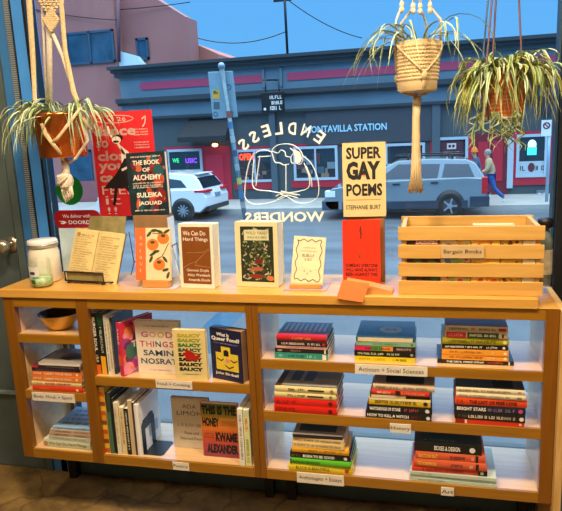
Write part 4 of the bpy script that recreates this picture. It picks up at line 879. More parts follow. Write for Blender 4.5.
# wire stand with open book
p=Q(70,281,ZT); st=thing('book_stand','black wire bookstand with olive panels holding the open book','bookstand',(p.x+.01,.135,ZT+.0006),(0,0,R(-7)))
Tl=Matrix.Rotation(R(-22),4,'X'); ol=mat('#86794a',.5,noise=.25,scale=25)
MB().box(.03,.215,.024,.030,.03,.29,ol,Tl).build('back_panel',st,.008)
fr=MB(); y_=-.03
fr.tube([(0,y_,.012),(0,y_,.05),(.19,y_,.05),(.19,y_,.012),(0,y_,.012)],.0035,M_black,8); fr.tube([(0.01,y_,.004),(.01,.08,.004)],.0035,M_black,8); fr.tube([(.18,y_,.004),(.18,.08,.004)],.0035,M_black,8); fr.tube([(.0,y_,.012),(-.005,.0,.004)],.003,M_black,6); fr.tube([(.19,y_,.012),(.215,.0,.006)],.003,M_black,6)
fr.build('wire_frame',st)
MB().box(.006,.184,y_+.004,y_+.007,.014,.048,ol).build('front_panel',st)
ob=thing('open_book','old open book with yellowed pages of small print on the stand','book',(p.x-.008,.125,ZT+.013),(R(-20),0,0))
ob.rotation_euler=(R(-20),R(5),R(-7)); ob.scale=(1.13,1,1.08)
cb=MB(); cb.box(-.002,.218,.012,.016,.0,.208,mat('#6a5a38',.6)); cb.build('cover',ob)
Mpg=mat('#d3ba7c',.75,noise=.08,scale=40)
for s_,x0 in ((0,0),(1,.108)):
    pg=MB(); n=8; vs=[]; 
    for i in range(n+1):
        u=i/n; d=.006*math.sin(PI*u)**.6 if 0<u<1 else 0; x=x0+.108*u
        vs+=[(x,.010-d-.002,.003),(x,.010-d-.002,.205),(x,.012,.003),(x,.012,.205)]
    fs=[]
    for i in range(n): a=4*i; fs+=[(a,a+4,a+5,a+1),(a+1,a+5,a+7,a+3),(a+2,a+3,a+7,a+6),(a,a+2,a+6,a+4)]
    fs+=[(0,1,3,2),(4*n,4*n+2,4*n+3,4*n+1)]
    pg.add(vs,fs,Mpg,None,False); pg.build('page_spread',ob)
pr_=MB(); A=plane_art(Matrix.Translation((0,.0015,0))); rn=random.Random(11)
for s_ in (0,1):
    for k in range(17):
        yk=.18-.0095*k
        if s_==0 and k==0: pr_.ell(A,.022,.183,.008,.008,mat('#9a7a40',.6)); pr_.glyphs(A,.035,.178,.09,.184,mat('#8a6a3a',.6),rnd=rn); continue
        pr_.glyphs(A,.012+.108*s_,yk,.012+.108*s_+rn.uniform(.05,.085),yk+.004,mat('#97793f',.6),rnd=rn)
pr_.rect(A,.107,.01,.1086,.2,mat('#6a5228',.6))
pr_.build('page_print',ob)

# poster on glass
def on_glass(name,label,cat,px0,py0,px1,py1,fn,Y=.3435,th=.0012,base='#d0242c',group=None):
    x0,x1,z0,z1=RECT(px0,py0,px1,py1,Y); t=thing(name,label,cat,((x0+x1)/2,Y,z0)); w_=x1-x0; h=z1-z0
    if base: MB().box(-w_/2,w_/2,-th,0,0,h,mat(base,.45,noise=.02)).build('sheet',t)
    m=MB(); fn(m,plane_art(Matrix.Translation((-w_/2,-th,0))),w_,h); m.build('printing',t); return t
def poster(m,A,w_,h):
    g=mat('#bd9c92',.5); lg=mat('#e0b8b0',.5); bl=mat('#1c1418',.5); sk=mat('#ecd9c8',.5)
    words_=[('dance',.04,.72,.775,.87),('so',.06,.26,.665,.735),('close',.06,.66,.54,.635),('you',.06,.5,.42,.515),('can',.06,.42,.335,.4),]
    for s_,x0,x1,y0,y1 in words_: m.text(A,s_,w_*x0,h*y0,w_*x1,h*y1,g,bold=.03)
    for s_,x0,x1,y0,y1 in (('FEEL',.08,.62,.215,.3),('it',.12,.38,.115,.2),('!!',.14,.3,.02,.09)): m.text(A,s_,w_*x0,h*y0,w_*x1,h*y1,lg,bold=.0,n=.0016)
    for k in range(20):
        a_,b_=2*PI*k/20,2*PI*(k+1)/20; m.line(A,[(w_*(.4+.3*math.cos(a_)),h*(.93+.035*math.sin(a_))),(w_*(.4+.3*math.cos(b_)),h*(.93+.035*math.sin(b_)))],w_*.01,lg)
    m.text(A,'26',w_*.44,h*.91,w_*.58,h*.95,lg)
    m.line(A,[(w_*.84,h*.92),(w_*.9,h*.95),(w_*.88,h*.88),(w_*.84,h*.85)],w_*.018,lg)
    for k in range(3): m.glyphs(A,w_*.68,h*(.82-.025*k),w_*.92,h*(.832-.025*k),lg,rnd=random.Random(k)); m.glyphs(A,w_*.68,h*(.7-.025*k),w_*.92,h*(.712-.025*k),lg,rnd=random.Random(k+4))
    # dancer
    n_=.0020; A=A@Matrix.Translation((-w_*.1,0,0))
    m.line(A,[(w_*.6,h*.6),(w_*.52,h*.7),(w_*.4,h*.79),(w_*.38,h*.86)],w_*.035,sk,n=n_)       # raised arm
    m.ell(A,w_*.5,h*.735,w_*.075,h*.035,sk,n=n_+.0002); m.ell(A,w_*.52,h*.752,w_*.09,h*.035,bl,n=n_+.0001); m.ell(A,w_*.49,h*.72,w_*.05,h*.012,bl,n=n_+.0003)
    m.art(A,[(w_*.56,h*.68),(w_*.68,h*.62),(w_*.72,h*.55),(w_*.6,h*.47),(w_*.55,h*.5)],sk,n=n_)
    m.art(A,[(w_*.6,h*.56),(w_*.7,h*.55),(w_*.72,h*.44),(w_*.68,h*.3),(w_*.5,h*.27),(w_*.22,h*.28),(w_*.28,h*.32),(w_*.42,h*.4),(w_*.52,h*.48)],bl,n=n_+.0003)
    m.line(A,[(w_*.7,h*.6),(w_*.74,h*.5),(w_*.55,h*.45)],w_*.035,sk,n=n_+.0004)
    m.line(A,[(w_*.42,h*.28),(w_*.38,h*.16),(w_*.36,h*.12)],w_*.05,bl,n=n_); m.line(A,[(w_*.6,h*.28),(w_*.68,h*.2),(w_*.78,h*.11)],w_*.05,bl,n=n_); m.line(A,[(w_*.77,h*.1),(w_*.83,h*.085)],w_*.03,sk,n=n_)
on_glass('poster','red dance poster with a black-dressed dancer taped to the window','poster',95,111,156,216,poster)
def gst(m,A,w_,h): m.ell(A,w_/2,h/2,w_/2,h/2,mat('#0f7a2c',.4),k=36); m.text(A,'BLM',w_*.2,h*.22,w_*.62,h*.4,mat('#d8e8d8',.5),n=.001,bold=.02) if 0 else m.glyphs(A,w_*.22,h*.2,w_*.62,h*.38,mat('#d8e8d8',.5),n=.001,rnd=random.Random(2))
on_glass('window_sticker','round green sticker on the glass behind the macrame knot','sticker',56,175,83,205,gst,base=None)
def dd(m,A,w_,h):
    rd=mat('#a8121c',.4); r_=h*.4; pts=[]
    for cx,cy,a0 in ((w_-r_,r_,-90),(w_-r_,h-r_,0),(r_,h-r_,90),(r_,r_,180)):
        for i in range(7): a_=R(a0+15*i); pts.append((cx+r_*math.cos(a_),cy+r_*math.sin(a_)))
    m.art(A,pts,rd); m.text(A,'We deliver with',w_*.18,h*.6,w_*.78,h*.78,M_wht,n=.001,bold=.01)
    m.text(A,'DOORDASH',w_*.3,h*.26,w_*1.0,h*.46,M_wht,n=.001,bold=.02)
    m.art(A,[(w_*.08,h*.44),(w_*.2,h*.44),(w_*.26,h*.36),(w_*.2,h*.27),(w_*.14,h*.27),(w_*.12,h*.34),(w_*.19,h*.35)],M_wht,n=.001)
on_glass('window_sticker','dark red delivery sticker with white writing on the lower window glass','sticker',55,210,101,229,dd,base=None)
# window lettering, mirrored as read from inside
cr=mat('#e6ebe6',.5); crr=mat('#d3d2c6',.5,emit=0)
def decal(m,A,w_,h):
    # centre and radius in local units
    cx,cy=w_/2,h*.42
    sc=w_
    F0=Matrix.Diagonal((-1,1,1,1))
    # ENDLESS on an arc, seen from behind: runs right to left
    chars='ENDLESS'; R_=sc*.50; 
    for ch,px_,py_,dg in zip(chars,(319.5,306,292,278.5,266,254,243.5),(137,130.5,128.5,128.5,130.8,137,144.5),(37,20,6,-4,-15,-30,-40)):
        q=P(px_,py_,.3435); M0=A@Matrix.Translation((q.x-x0,q.z-z0,0))@Matrix.Rotation(-R(dg),4,'Z')@F0
        cw=sc*.088; chh=sc*.128
        m.text(M0,ch,-cw/2,-chh/2,cw/2,chh/2,cr,n=-.001,bold=.02)
    M0=A@Matrix.Translation((cx-sc*.035,sc*.0,0))@F0
    m.text(M0,'WONDERS',-sc*.45,0,sc*.45,h*.105,cr,n=-.001,bold=.03)
def arcs(m,A,pts,wd): m.line(A,pts,wd,cr,n=.001)
x0,x1,z0,z1=RECT(241,122,331,222,.3435); w_=x1-x0; h_=z1-z0
dc=thing('window_lettering','white mirrored shop name and open book drawing stuck on the window','window sign',((x0+x1)/2,.3435,z0))
A=plane_art(Matrix.Translation((-w_/2,0,0)))
m_=MB(); decal(m_,A,w_,h_); m_.build('lettering',dc)
def U2(px,py): q=P(px,py,.3435); return (q.x-x0, q.z-z0)
def cur(pts,k=4):
    P_=[Vector(U2(*q)) for q in pts]; out=[]
    for i in range(len(P_)-1):
        a0=P_[max(i-1,0)];a1=P_[i];a2=P_[i+1];a3=P_[min(i+2,len(P_)-1)]
        for j in range(k):
            t=j/k; out.append(.5*((2*a1)+(-a0+a2)*t+(2*a0-5*a1+4*a2-a3)*t*t+(-a0+3*a1-3*a2+a3)*t**3))
    out.append(P_[-1]); return [(v.x,v.y) for v in out]
lg_=MB(); wd=w_*.021
for pts in ([(272,152),(262,150),(252,157),(247,172),(245,190),(246,199),(254,204),(268,203),(280,199),(288,195)],
            [(302,155),(311,163),(317,176),(319,190),(316,199),(306,203),(296,202),(288,197),(280,194)],
            [(254,160),(253,172),(254,188),(270,191),(284,193),(300,191),(309,187),(309,176),(304,163)],
            [(260,156),(258,170),(256,186)],[(258,157),(271,156)],[(286,164),(286,192)],[(306,166),(311,178),(312,187)],
            [(273,156),(272,151),(276,146),(284,144),(293,145),(300,150),(303,157),(301,164),(296,163),(292,163),(291,157),(294,152),(290,148)],
            [(273,156),(275,162),(280,163),(284,165),(289,164)],[(272,151),(278,153),(281,150),(285,152),(286,156),(290,157)],
            [(276,196),(284,193),(297,195)],[(277,199),(286,195),(298,198)],[(281,191),(290,193),(300,195)]):
    lg_.tube([(a_,b_,.0012) for a_,b_ in cur(pts)],wd*.78,cr,6,M=A,flat=.3)
for pts in ([(293,149),(299,153),(301,160),(296,162)],): lg_.art(A,[U2(*q) for q in [(294,149),(300,152),(302,158),(300,163),(295,162)]],cr,n=.0012)
lg_.build('drawing',dc)

# riser boxes
M_card=mat('#8f6b45',.7,noise=.1,scale=20)
Yr=.24
q0=P(136,216,Yr); q1=P(170,216,Yr); b1_=thing('display_riser','brown cardboard riser holding up the dark red flowered book','box',(q0.x,Yr-.03,ZT+.0006))
wr=q1.x-q0.x; hr_=P(153,229,Yr-.03).z-ZT+.02; hr_=P(153,214.5,Yr).z-ZT
MB().box(0,wr,.0,.06,0,hr_,M_card).build('carton',b1_,.002); MB().box(wr,wr+.003,0,.06,0,hr_-.01,mat('#d8dfe4',.5)).build('side_flap',b1_)
Zr1=ZT+hr_
def cov_alc(a,A,w_,h):
    rn=random.Random(21)
    for k in range(70):
        r_=rn.uniform(.05,.16)*w_; x=rn.uniform(r_,w_-r_); y_=rn.uniform(r_*1.0,h-r_)
        a.ell(A,x,y_,r_,r_*rn.uniform(.4,.9),mat(rn.choice(['#6a1a1c','#9a2a20','#123840','#205058','#b04028','#2a1a20','#101c22','#b85a3a','#7a1c1c']),.45),n=.0002+.00001*k,rot=rn.uniform(0,3))
    cw=mat('#e4dccb',.5)
    for s_,x0,x1,y0,y1 in (('THE BOOK',.16,.86,.8,.875),('OF',.4,.6,.69,.755),('ALCHEMY',.14,.88,.56,.645),('SULEIKA',.2,.86,.28,.36),('JAOUAD',.22,.84,.14,.22)): a.text(A,s_,w_*x0,h*y0,w_*x1,h*y1,cw,n=.0011,bold=.03)
    for y_ in (.92,.5,.46,.43,.06): a.glyphs(A,w_*.12,h*y_,w_*.9,h*(y_+.02),cw,n=.0011,rnd=rn)
q=P(133,215,Yr-.01); zt2=P(150,152.5,Yr-.01).z; qw=P(171,215,Yr-.01).x-q.x
book('dark book with red and teal flowers standing on the cardboard riser','up',zt2-Zr1,qw,.03,'#1a2a30',(q.x,Yr-.025,Zr1+.0008),(R(-3),R(-1.5),0),front=cov_alc)
# persimmon book on small easel
def cov_per(a,A,w_,h):
    a.rect(A,0,0,w_*.3,h,mat('#ef6a32',.5),n=.0002)
    for i,ch in enumerate('SHIRUI'): a.text(A,ch,w_*.13,h*(.78-.125*i),w_*(.15 if ch=='I' else .2),h*(.84-.125*i),mat('#f4c8a0',.5))
    org=mat('#e8762c',.4); gr=mat('#3c4a2c',.5)
    a.line(A,[(w_*.95,h*.7),(w_*.82,h*.52),(w_*.75,h*.45),(w_*.6,h*.4)],w_*.025,mat('#6a5038',.5)); a.line(A,[(w_*.5,h*.9),(w_*.8,h*.88)],w_*.02,mat('#6a5038',.5))
    for x,y_,r_ in ((.5,.68,.17),(.8,.8,.17),(.68,.3,.17)): a.ell(A,w_*x,h*y_,w_*r_,w_*r_*.9,org,n=.0006); a.ell(A,w_*x,h*(y_+.045),w_*r_*.4,w_*r_*.25,gr,n=.0008)
    for x,y_,ro in ((.4,.88,.8),(.55,.95,.1),(.7,.93,-.3),(.45,.4,1.1),(.6,.55,.2),(.85,.4,-.9),(.5,.5,.5),(.86,.2,.3),(.9,.93,.5),(.93,.1,1.2)): a.ell(A,w_*x,h*y_,w_*.1,h*.028,gr,n=.0009,rot=ro)
p0=Q(141,284,ZT); 
book('cream cookbook with orange persimmons and an orange spine band','up',.205,.148,.012,'#f2cda0',(P(136.5,275,.06).x,.05,ZT+.033),(R(-10),0,0),front=cov_per)
ez=thing('book_easel','small clear and wooden easel under the persimmon book','easel',(P(141,284,.06).x,.03,ZT+.0006))
MB().box(.015,.125,.012,.045,0.004,.031,M_stand).build('ledge',ez,.001); MB().box(0,.155,0.0,.09,0,.003,mat('#c8b8b0',.2)).build('foot_plate',ez)
e2=MB(); e2.tube([(.03,.05,.004),(.05,.13,.14)],.0025,M_white,6); e2.tube([(.15,.085,.004),(.10,.13,.14)],.0025,M_white,6); e2.tube([(.165,.15,.0),(.13,.13,.12)],.002,M_black,6); e2.build('back_legs',ez)
# wire easel visible between risers
wz=MB(); 
for (ax,ay,bx_,by) in ((172,246,180,275),(177,243,183,273),(129,232,134,262),(134,262,131,275)):
    a_=P(ax,ay,.2); b_=P(bx_,by,.2); wz.tube([a_,b_],.002,M_black,6)
a_=P(172,246,.2);b_=P(177,243,.2); wz.tube([a_,b_],.002,M_black,6); 
wz.tube([P(180,275,.2),P(183,273,.2)],.002,M_black,6); wz.tube([P(134,262,.2),P(172,246,.22)],.0018,M_black,6)
tag(wz.build('wire_easel'),'thin black wire easel seen behind the persimmon book','easel')
# we can do hard things
def cov_hard(a,A,w_,h):
    a.rect(A,w_*.09,h*.07,w_*.92,h*.95,mat('#7c4412',.5)); cw=mat('#efdcc8',.5)
    a.text(A,'We Can Do',w_*.14,h*.82,w_*.8,h*.89,cw,bold=.01,n=.001); a.text(A,'Hard Things',w_*.14,h*.72,w_*.86,h*.79,cw,bold=.01,n=.001)
    a.line(A,[(w_*.22,h*.55),(w_*.7,h*.56),(w_*.88,h*.62)],w_*.008,mat('#c89060',.5),n=.001); a.line(A,[(w_*.12,h*.32),(w_*.3,h*.38),(w_*.5,h*.42),(w_*.7,h*.52),(w_*.88,h*.6)],w_*.008,mat('#c89060',.5),n=.001); a.line(A,[(w_*.5,h*.42),(w_*.46,h*.36),(w_*.9,h*.33)],w_*.008,mat('#c89060',.5),n=.001)
    for s_,x0,x1,y0 in (('Glennon Doyle',.2,.85,.25),('Abby Wambach',.22,.88,.175),('Amanda Doyle',.24,.88,.1)): a.text(A,s_,w_*x0,h*y0,w_*x1,h*(y0+.055),cw,bold=.01,n=.001)
p=Q(182,288,ZT); H_=P(179,224,.07).z-ZT
book('brown covered thick book with white title in a pale border','up',H_,P(216.5,287,.07).x-P(181.5,287,.07).x,.06,'#d9dcc6',(P(181.5,287,.07).x,.065,ZT+.0008),(R(-3),0,R(-5)),front=cov_hard)
def cov_bot(a,A,w_,h):
    rn=random.Random(5); a.rect(A,w_*.13,h*.08,w_*.9,h*.93,mat('#1e2a1a',.5),n=.0002)
    for k in range(240):
        x=rn.uniform(.19,.84)*w_; y_=rn.uniform(.12,.89)*h; a.ell(A,x,y_,w_*rn.uniform(.02,.07),w_*rn.uniform(.008,.02),mat(rn.choice(['#5a6a34','#2f3f20','#8a9a58','#16200f','#6f5a3a','#a8a070','#3c4a30','#b0a890','#4a2c20']),.5),n=.0003+.000003*k,k=8,rot=rn.uniform(0,3.1))
    a.rect(A,w_*.22,h*.72,w_*.8,h*.88,mat('#c9c39a',.5),n=.0012); a.text(A,'WILD YARD',w_*.27,h*.81,w_*.76,h*.855,mat('#3c4a30',.5),n=.0014); a.glyphs(A,w_*.27,h*.75,w_*.75,h*.78,mat('#5a6a40',.5),n=.0014,rnd=rn)
    a.rect(A,w_*.47,h*.36,w_*.63,h*.44,mat('#6a1a1c',.5),n=.0012); a.ell(A,w_*.5,h*.28,w_*.16,h*.03,mat('#a8563c',.5),n=.0012); a.ell(A,w_*.5,h*.17,w_*.18,h*.035,mat('#7a2c22',.5),n=.0012); a.ell(A,w_*.82,h*.14,w_*.08,h*.04,mat('#c06a3a',.5),n=.0012)
p=Q(238,284,ZT); H_=P(236,222,.11).z-ZT
book('thick cream bordered book with a leafy green room picture','up',H_,P(280.5,284,.11).x-P(237.5,284,.11).x,.07,'#d8cb9c',(P(237.5,284,.11).x,.1,ZT+.0008),(R(-3),0,R(-5)),front=cov_bot)
def cov_sc(a,A,w_,h):
    n=60; pts=[]
    for k in range(n+1):
        t=k/n*4; s_=int(t)%4; u=t-int(t)
        c=[(u,0),(1,u),(1-u,1),(0,1-u)][s_]; wv=.025*math.sin(u*2*PI*3.0)
        x=.12+.76*c[0]; y_=.08+.84*c[1]
        if s_%2: x+=wv*1.3
        else: y_+=wv
        pts.append((w_*x,h*y_))
    a.line(A,pts,w_*.025,mat('#5a5038',.5)); a.glyphs(A,w_*.3,h*.75,w_*.72,h*.775,mat('#a89a78',.5),rnd=random.Random(2)); a.glyphs(A,w_*.25,h*.68,w_*.75,h*.705,mat('#a89a78',.5),rnd=random.Random(3))
    a.glyphs(A,w_*.3,h*.57,w_*.7,h*.63,mat('#7a7050',.5),rnd=random.Random(4)); a.glyphs(A,w_*.38,h*.49,w_*.64,h*.54,mat('#7a7050',.5),rnd=random.Random(6)); a.ell(A,w_*.62,h*.4,w_*.26,h*.09,mat('#f4ecb0',.4),n=.0008); a.glyphs(A,w_*.4,h*.38,w_*.84,h*.4,mat('#c8bc80',.4),n=.001,rnd=random.Random(6))  # pale yellow oval is a light reflection painted into the cover colours
    for x,y_ in ((.5,.22),(.4,.27),(.6,.27)): a.ell(A,w_*x,h*y_,w_*.03,h*.02,mat('#b0a47c',.5))
xa=P(291,284,.09).x; H_=P(294,238,.1).z-ZT-.02
book('small thin cream book with a scalloped border and pale yellow oval','up',.178,P(322.5,284,.09).x-xa,.01,'#dcd2ac',(xa,.088,ZT+.021),(R(-14),R(4),R(0)),front=cov_sc)
es=thing('book_easel','low wooden ledge on a clear foot under the small scalloped book','easel',(xa-.01,.07,ZT+.0006))
MB().box(.008,.128,-.002,.016,.004,.019,M_stand).build('ledge',es,.001); MB().box(-.01,.15,-.02,.09,0,.003,mat('#b89a90',.2)).build('foot_plate',es); MB().box(.06,.064,.04,.09,.004,.11,mat('#c8d8e0',.1)).build('back_prop',es)

# super gay poems, red book, orange card, stand
Y2=.2
q0=P(347,218,Y2); q1=P(384,218,Y2); Zr2=P(365,216.5,Y2).z; wr=q1.x-q0.x
b2=thing('display_riser','tall brown wooden riser behind the red book holding the big titled book','stand',(q0.x,Y2,ZT+.0006))
MB().box(0,wr,0,.05,.0,Zr2-ZT-.001,mat('#8f6238',.6)).build('upright_block',b2,.002)
def cov_sgp(a,A,w_,h):
    for s_,x0,x1,y0,y1 in (('SUPER',.09,.9,.78,.94),('GAY',.09,.88,.5,.75),('POEMS',.08,.92,.28,.45)): a.text(A,s_,w_*x0,h*y0,w_*x1,h*y1,M_ink,bold=.055 if s_=='GAY' else .035)
    a.rect(A,w_*.06,h*.225,w_*.88,h*.235,mat('#d8784a',.5)); a.text(A,'STEPHANIE BURT',w_*.06,h*.1,w_*.88,h*.16,M_ink,bold=.01); a.ell(A,w_*.5,h*.56,w_*.02,w_*.03,mat('#d8583a',.5),n=.001)
za=P(365,142.5,Y2-.01).z; xa=P(343.5,215,Y2-.01).x; wb=P(386,215,Y2-.01).x-xa
book('tan book with huge black capital title standing highest on the riser','up',za-Zr2,wb,.022,'#dcc48c',(xa,Y2-.01,Zr2+.0008),(R(-2),0,R(2)),front=cov_sgp,hard=False)
def cov_red(a,A,w_,h):
    a.line(A,[(w_*.5,h*.9),(w_*.47,h*.84),(w_*.5,h*.8),(w_*.49,h*.72)],w_*.03,M_ink); a.line(A,[(w_*.48,h*.5),(w_*.45,h*.44),(w_*.47,h*.42)],w_*.04,mat('#8a4a10',.5))
    a.ell(A,w_*.5,h*.84,w_*.035,h*.02,mat('#7a3a10',.5),n=.001)
    for s_,y0 in (('SOMEDAY EVERYONE',.28),('WILL HAVE ALWAYS',.21),('BEEN AGAINST THIS',.14)): a.text(A,s_,w_*.07,h*y0,w_*.93,h*(y0+.055),M_ink,bold=.03)
xa=P(343.5,282,.15).x; wb=P(380.5,282,.15).x-xa; zb_=P(362,220,.165).z
book('bright red book with small black writing below the big titled book','up',zb_-ZT,wb,.02,'#e8341a',(xa,.145,ZT+.0008),(R(-3),0,0),front=cov_red,hard=True,page=mat('#a8845c',.8))
# orange card hanging over the worktop edge
oc=[P(341,279.5,.08),P(369,283,.06)]
c0=MB(); pA=P(342.5,279.5,.010); pB=P(369.5,283.5,.010); pC=P(362.5,302.3,-.016); pD=P(336.5,298.5,-.016)
nrm=(pB-pA).cross(pD-pA).normalized()*.0012
c0.add([pA,pB,pC,pD,pA+nrm,pB+nrm,pC+nrm,pD+nrm],[(0,1,2,3),(7,6,5,4),(0,4,5,1),(1,5,6,2),(2,6,7,3),(3,7,4,0)],mat('#ef6a1e',.5))
tag(c0.build('orange_card'),'orange paper card tipping over the worktop edge below the red book','card')
xa=P(347,290,.05).x
tag(MB().prism([(0,0),(.165,0),(.165,.010),(.085,.03),(.0,.045)],0,.06,M_stand,Matrix.Translation((xa,.022,ZT+.0006))).build('wooden_wedge'),'small wooden wedge block behind the orange card, under the red book','stand')

# crate with bargain books
CX0,CX1=1.604,2.079; CY0,CY1=.025,.285; ZC=ZT+.0008; CH=.245
ct=thing('wooden_crate','slatted pine crate of bargain books at the right end of the worktop','crate',(CX0,CY0,ZC)); cw_=CX1-CX0; cdp=CY1-CY0
sh=.0475; gp=.0165
for k in range(4):
    z0=k*(sh+gp)
    bx(ct,'front_slat',0,cw_,0.003,.010,z0,z0+sh,M_crate,.001); bx(ct,'back_slat',0,cw_,cdp-.01,cdp,z0,z0+sh,M_crate,.001)
for x in (0.0105,cw_-.0255): 
    e_=bx(ct,'end_panel',x,x+.015,.011,cdp-.011,.012,4*sh+3*gp-.002,M_crate,.001)
bx(ct,'base_board',.026,cw_-.026,.011,cdp-.011,0.002,.012,M_crate,.001)
x0,x1,z0,z1=RECT(441,246,484,258,CY0)
lb=MB().box(x0-CX0,x1-CX0,-.003,-.0002,z0-ZC,z1-ZC,mat('#c9a878',.6)).build('crate_label',ct); lb['label']='tan paper label reading Bargain Books'
MB().text(plane_art(Matrix.Translation((x0-CX0,-.003,z0-ZC))),'Bargain Books',(x1-x0)*.06,(z1-z0)*.3,(x1-x0)*.94,(z1-z0)*.72,mat('#5a4a30',.5),bold=.005).build('label_lettering',lb)
def blot(cs,seed,txt=None):
    def f(a,A,w_,h):
        rn=random.Random(seed)
        for k in range(40):
            r_=rn.uniform(.05,.14)*w_; x=rn.uniform(r_,w_-r_); y_=rn.uniform(r_,h-r_); a.ell(A,x,y_,r_,r_*rn.uniform(.4,1),mat(rn.choice(cs),.5),n=.0002+.00001*k,rot=rn.uniform(0,3))
        if txt: a.rect(A,w_*.25,h*.85,w_*.95,h*.95,mat('#a83a30',.5),n=.001); a.text(A,txt,w_*.28,h*.87,w_*.92,h*.93,M_wht,n=.0013,bold=.03)
    return f
xx=CX0+.03
for i,(w_,col,cs,tx,lab,y_) in enumerate(((.115,'#3a2a30',['#20242a','#7a2430','#3a5a3a'],'DAUGHTERS','dark book with red title strip, first inside the crate',.05),
    (.10,'#d8c090',['#d83a5a','#5a8ac0','#e0b040','#8ac05a'],None,'multicoloured book second from the left inside the crate',.055),
    (.095,'#e0b848',['#e89a3a','#c84a30','#f0d080'],None,'yellow and orange book in the middle of the crate',.048),
    (.07,'#d8a83a',['#6a3a2a','#e0c070'],None,'golden book right of the middle inside the crate',.052),
    (.042,'#e4d8b8',['#d8a070','#e8e0c8'],None,'narrow cream book last at the right inside the crate',.05))):
    book(lab,'up',.19,w_-.004,.025,col,(xx,CY0+.0108+(y_-.048)*.3,ZC+.0128),(0,0,0),front=blot(cs,i+30,tx),group='bargain books in the crate'); 
    xx+=w_
for i,(cc,lab) in enumerate((('#c9b48a','tan paperback behind the front row in the crate'),('#8a5a4a','brown paperback behind the front row in the crate'),('#d8cfa8','ivory paperback deepest in the crate'))):
    book(lab,'up',.2+.004*i,.14,.03,cc,(CX0+.06+.1*i,CY0+.08+.04*i,ZC+.0128),(0,0,0),group='bargain books in the crate')

# bottle behind crate
p=P(549,250,.2); bt_=thing('spray_bottle','slim clear bottle with black cap behind the right end of the crate','bottle',(2.108,.2,ZT+.0006))
MB().lathe([(.0001,0),(.026,0),(.028,.004),(.028,.16),(.018,.19),(.012,.2),(.012,.21)],mat('#5f6a64',.12,noise=.4,scale=30,coat=.7),28).build('bottle_body',bt_)
MB().lathe([(.0286,.04),(.0286,.13)],mat('#b9a98a',.5,noise=.3,scale=40),28).build('bottle_label',bt_)
MB().lathe([(.016,.205),(.026,.21),(.026,.235),(.020,.24),(.0001,.241)],M_black,24).build('bottle_cap',bt_)

# ------------------------------------------------------------------ hanging plants
def ribbon(mb,pts,wds,me,mc,side):
    n=len(pts); vs=[]; fe=[]; fc=[]
    for i,p in enumerate(pts):
        t=(pts[min(i+1,n-1)]-pts[max(i-1,0)]).normalized(); s_=t.cross(Vector((0,0,1)))
        if s_.length<.2: s_=side.copy()
        s_=(s_.normalized()*.6+side*.4).normalized(); u=s_.cross(t).normalized(); w_=wds[i]
        vs+=[p-s_*w_+u*w_*.4,p-s_*w_*.45,p+s_*w_*.45,p+s_*w_+u*w_*.4]
    k0=len(mb.v)
    for i in range(n-1):
        a=4*i; fe+=[(a,a+1,a+5,a+4),(a+2,a+3,a+7,a+6)]; fc.append((a+1,a+2,a+6,a+5))
    mb.add(vs,fe,me,None,True)
    mb.add(vs,fc,mc,None,True)
def spider(center,rim,n,seed,length,drop,parent,cols,bias=None,wide=.006):
    rn=random.Random(seed); mb=MB()
    for k in range(n):
        a=rn.uniform(0,2*PI)
        if bias and rn.random()<bias[1]: a=bias[0]+rn.uniform(-1,1)
        Lh=length*rn.uniform(.55,1.1); up=rn.uniform(.25,1.0)*length*.55; dr=drop*rn.uniform(.3,1.15)
        dx=Vector((math.cos(a),math.sin(a)*.8,0)); r0=rim*rn.uniform(.1,.8); st_=center+dx*r0
        pts=[]; N=11
        ctrl=[st_, st_+dx*Lh*.25+Vector((0,0,up)), st_+dx*Lh*.85+Vector((0,0,up*.4)), st_+dx*Lh*rn.uniform(.75,1.05)+Vector((0,0,-dr))]
        tw=Vector((rn.uniform(-.04,.04),rn.uniform(-.03,.03),rn.uniform(-.01,.03)))
        for i in range(N):
            t=i/(N-1); q=(1-t)**3*ctrl[0]+3*(1-t)**2*t*ctrl[1]+3*(1-t)*t*t*ctrl[2]+t**3*ctrl[3]; q=q+tw*math.sin(t*PI)+Vector((tw.y,tw.x,0))*.5*math.sin(t*2*PI)
            q.y=min(q.y,.325-center_y[0])
            pts.append(q)
        wd=[wide*(.5+.5*min(1,4*i/N))*(1-(i/(N-1))**3*.95) for i in range(N)]
        ribbon(mb,pts,wd,rn.choice(cols[0]),rn.choice(cols[1]),Vector((-dx.y,dx.x,0)))
    return mb.build('foliage',parent)
center_y=[0]
G_edge=[mat('#b8c49a',.45),mat('#a3b57c',.45),mat('#c9cfae',.45)]; G_mid=[mat('#5d7a3e',.45),mat('#6f8a48',.45),mat('#4a6a38',.45)]
Y_edge=[mat('#b5b04c',.45),mat('#c9c070',.45),mat('#9aa04a',.45)]; Y_mid=[mat('#4f6a2c',.45),mat('#6a7a34',.45),mat('#8a9040',.45)]
M_cord=mat('#ccb387',.85,noise=.15,scale=120,bump=.3); M_cordw=mat('#d9cbb4',.85,noise=.12,scale=120,bump=.3)
PX=.15
def potted(name,label,px,py_top,py_bot,rtop_px,rbot_px,mats_,prof_fn):
    c=P(px,py_bot,PX); ct_=P(px,py_top,PX); rt=(P(px+rtop_px,py_top,PX).x-ct_.x); rb=(P(px+rbot_px,py_bot,PX).x-c.x); H=ct_.z-c.z
    t=thing(name,label,'plant',(c.x,PX,c.z)); return t,rt,rb,H,c
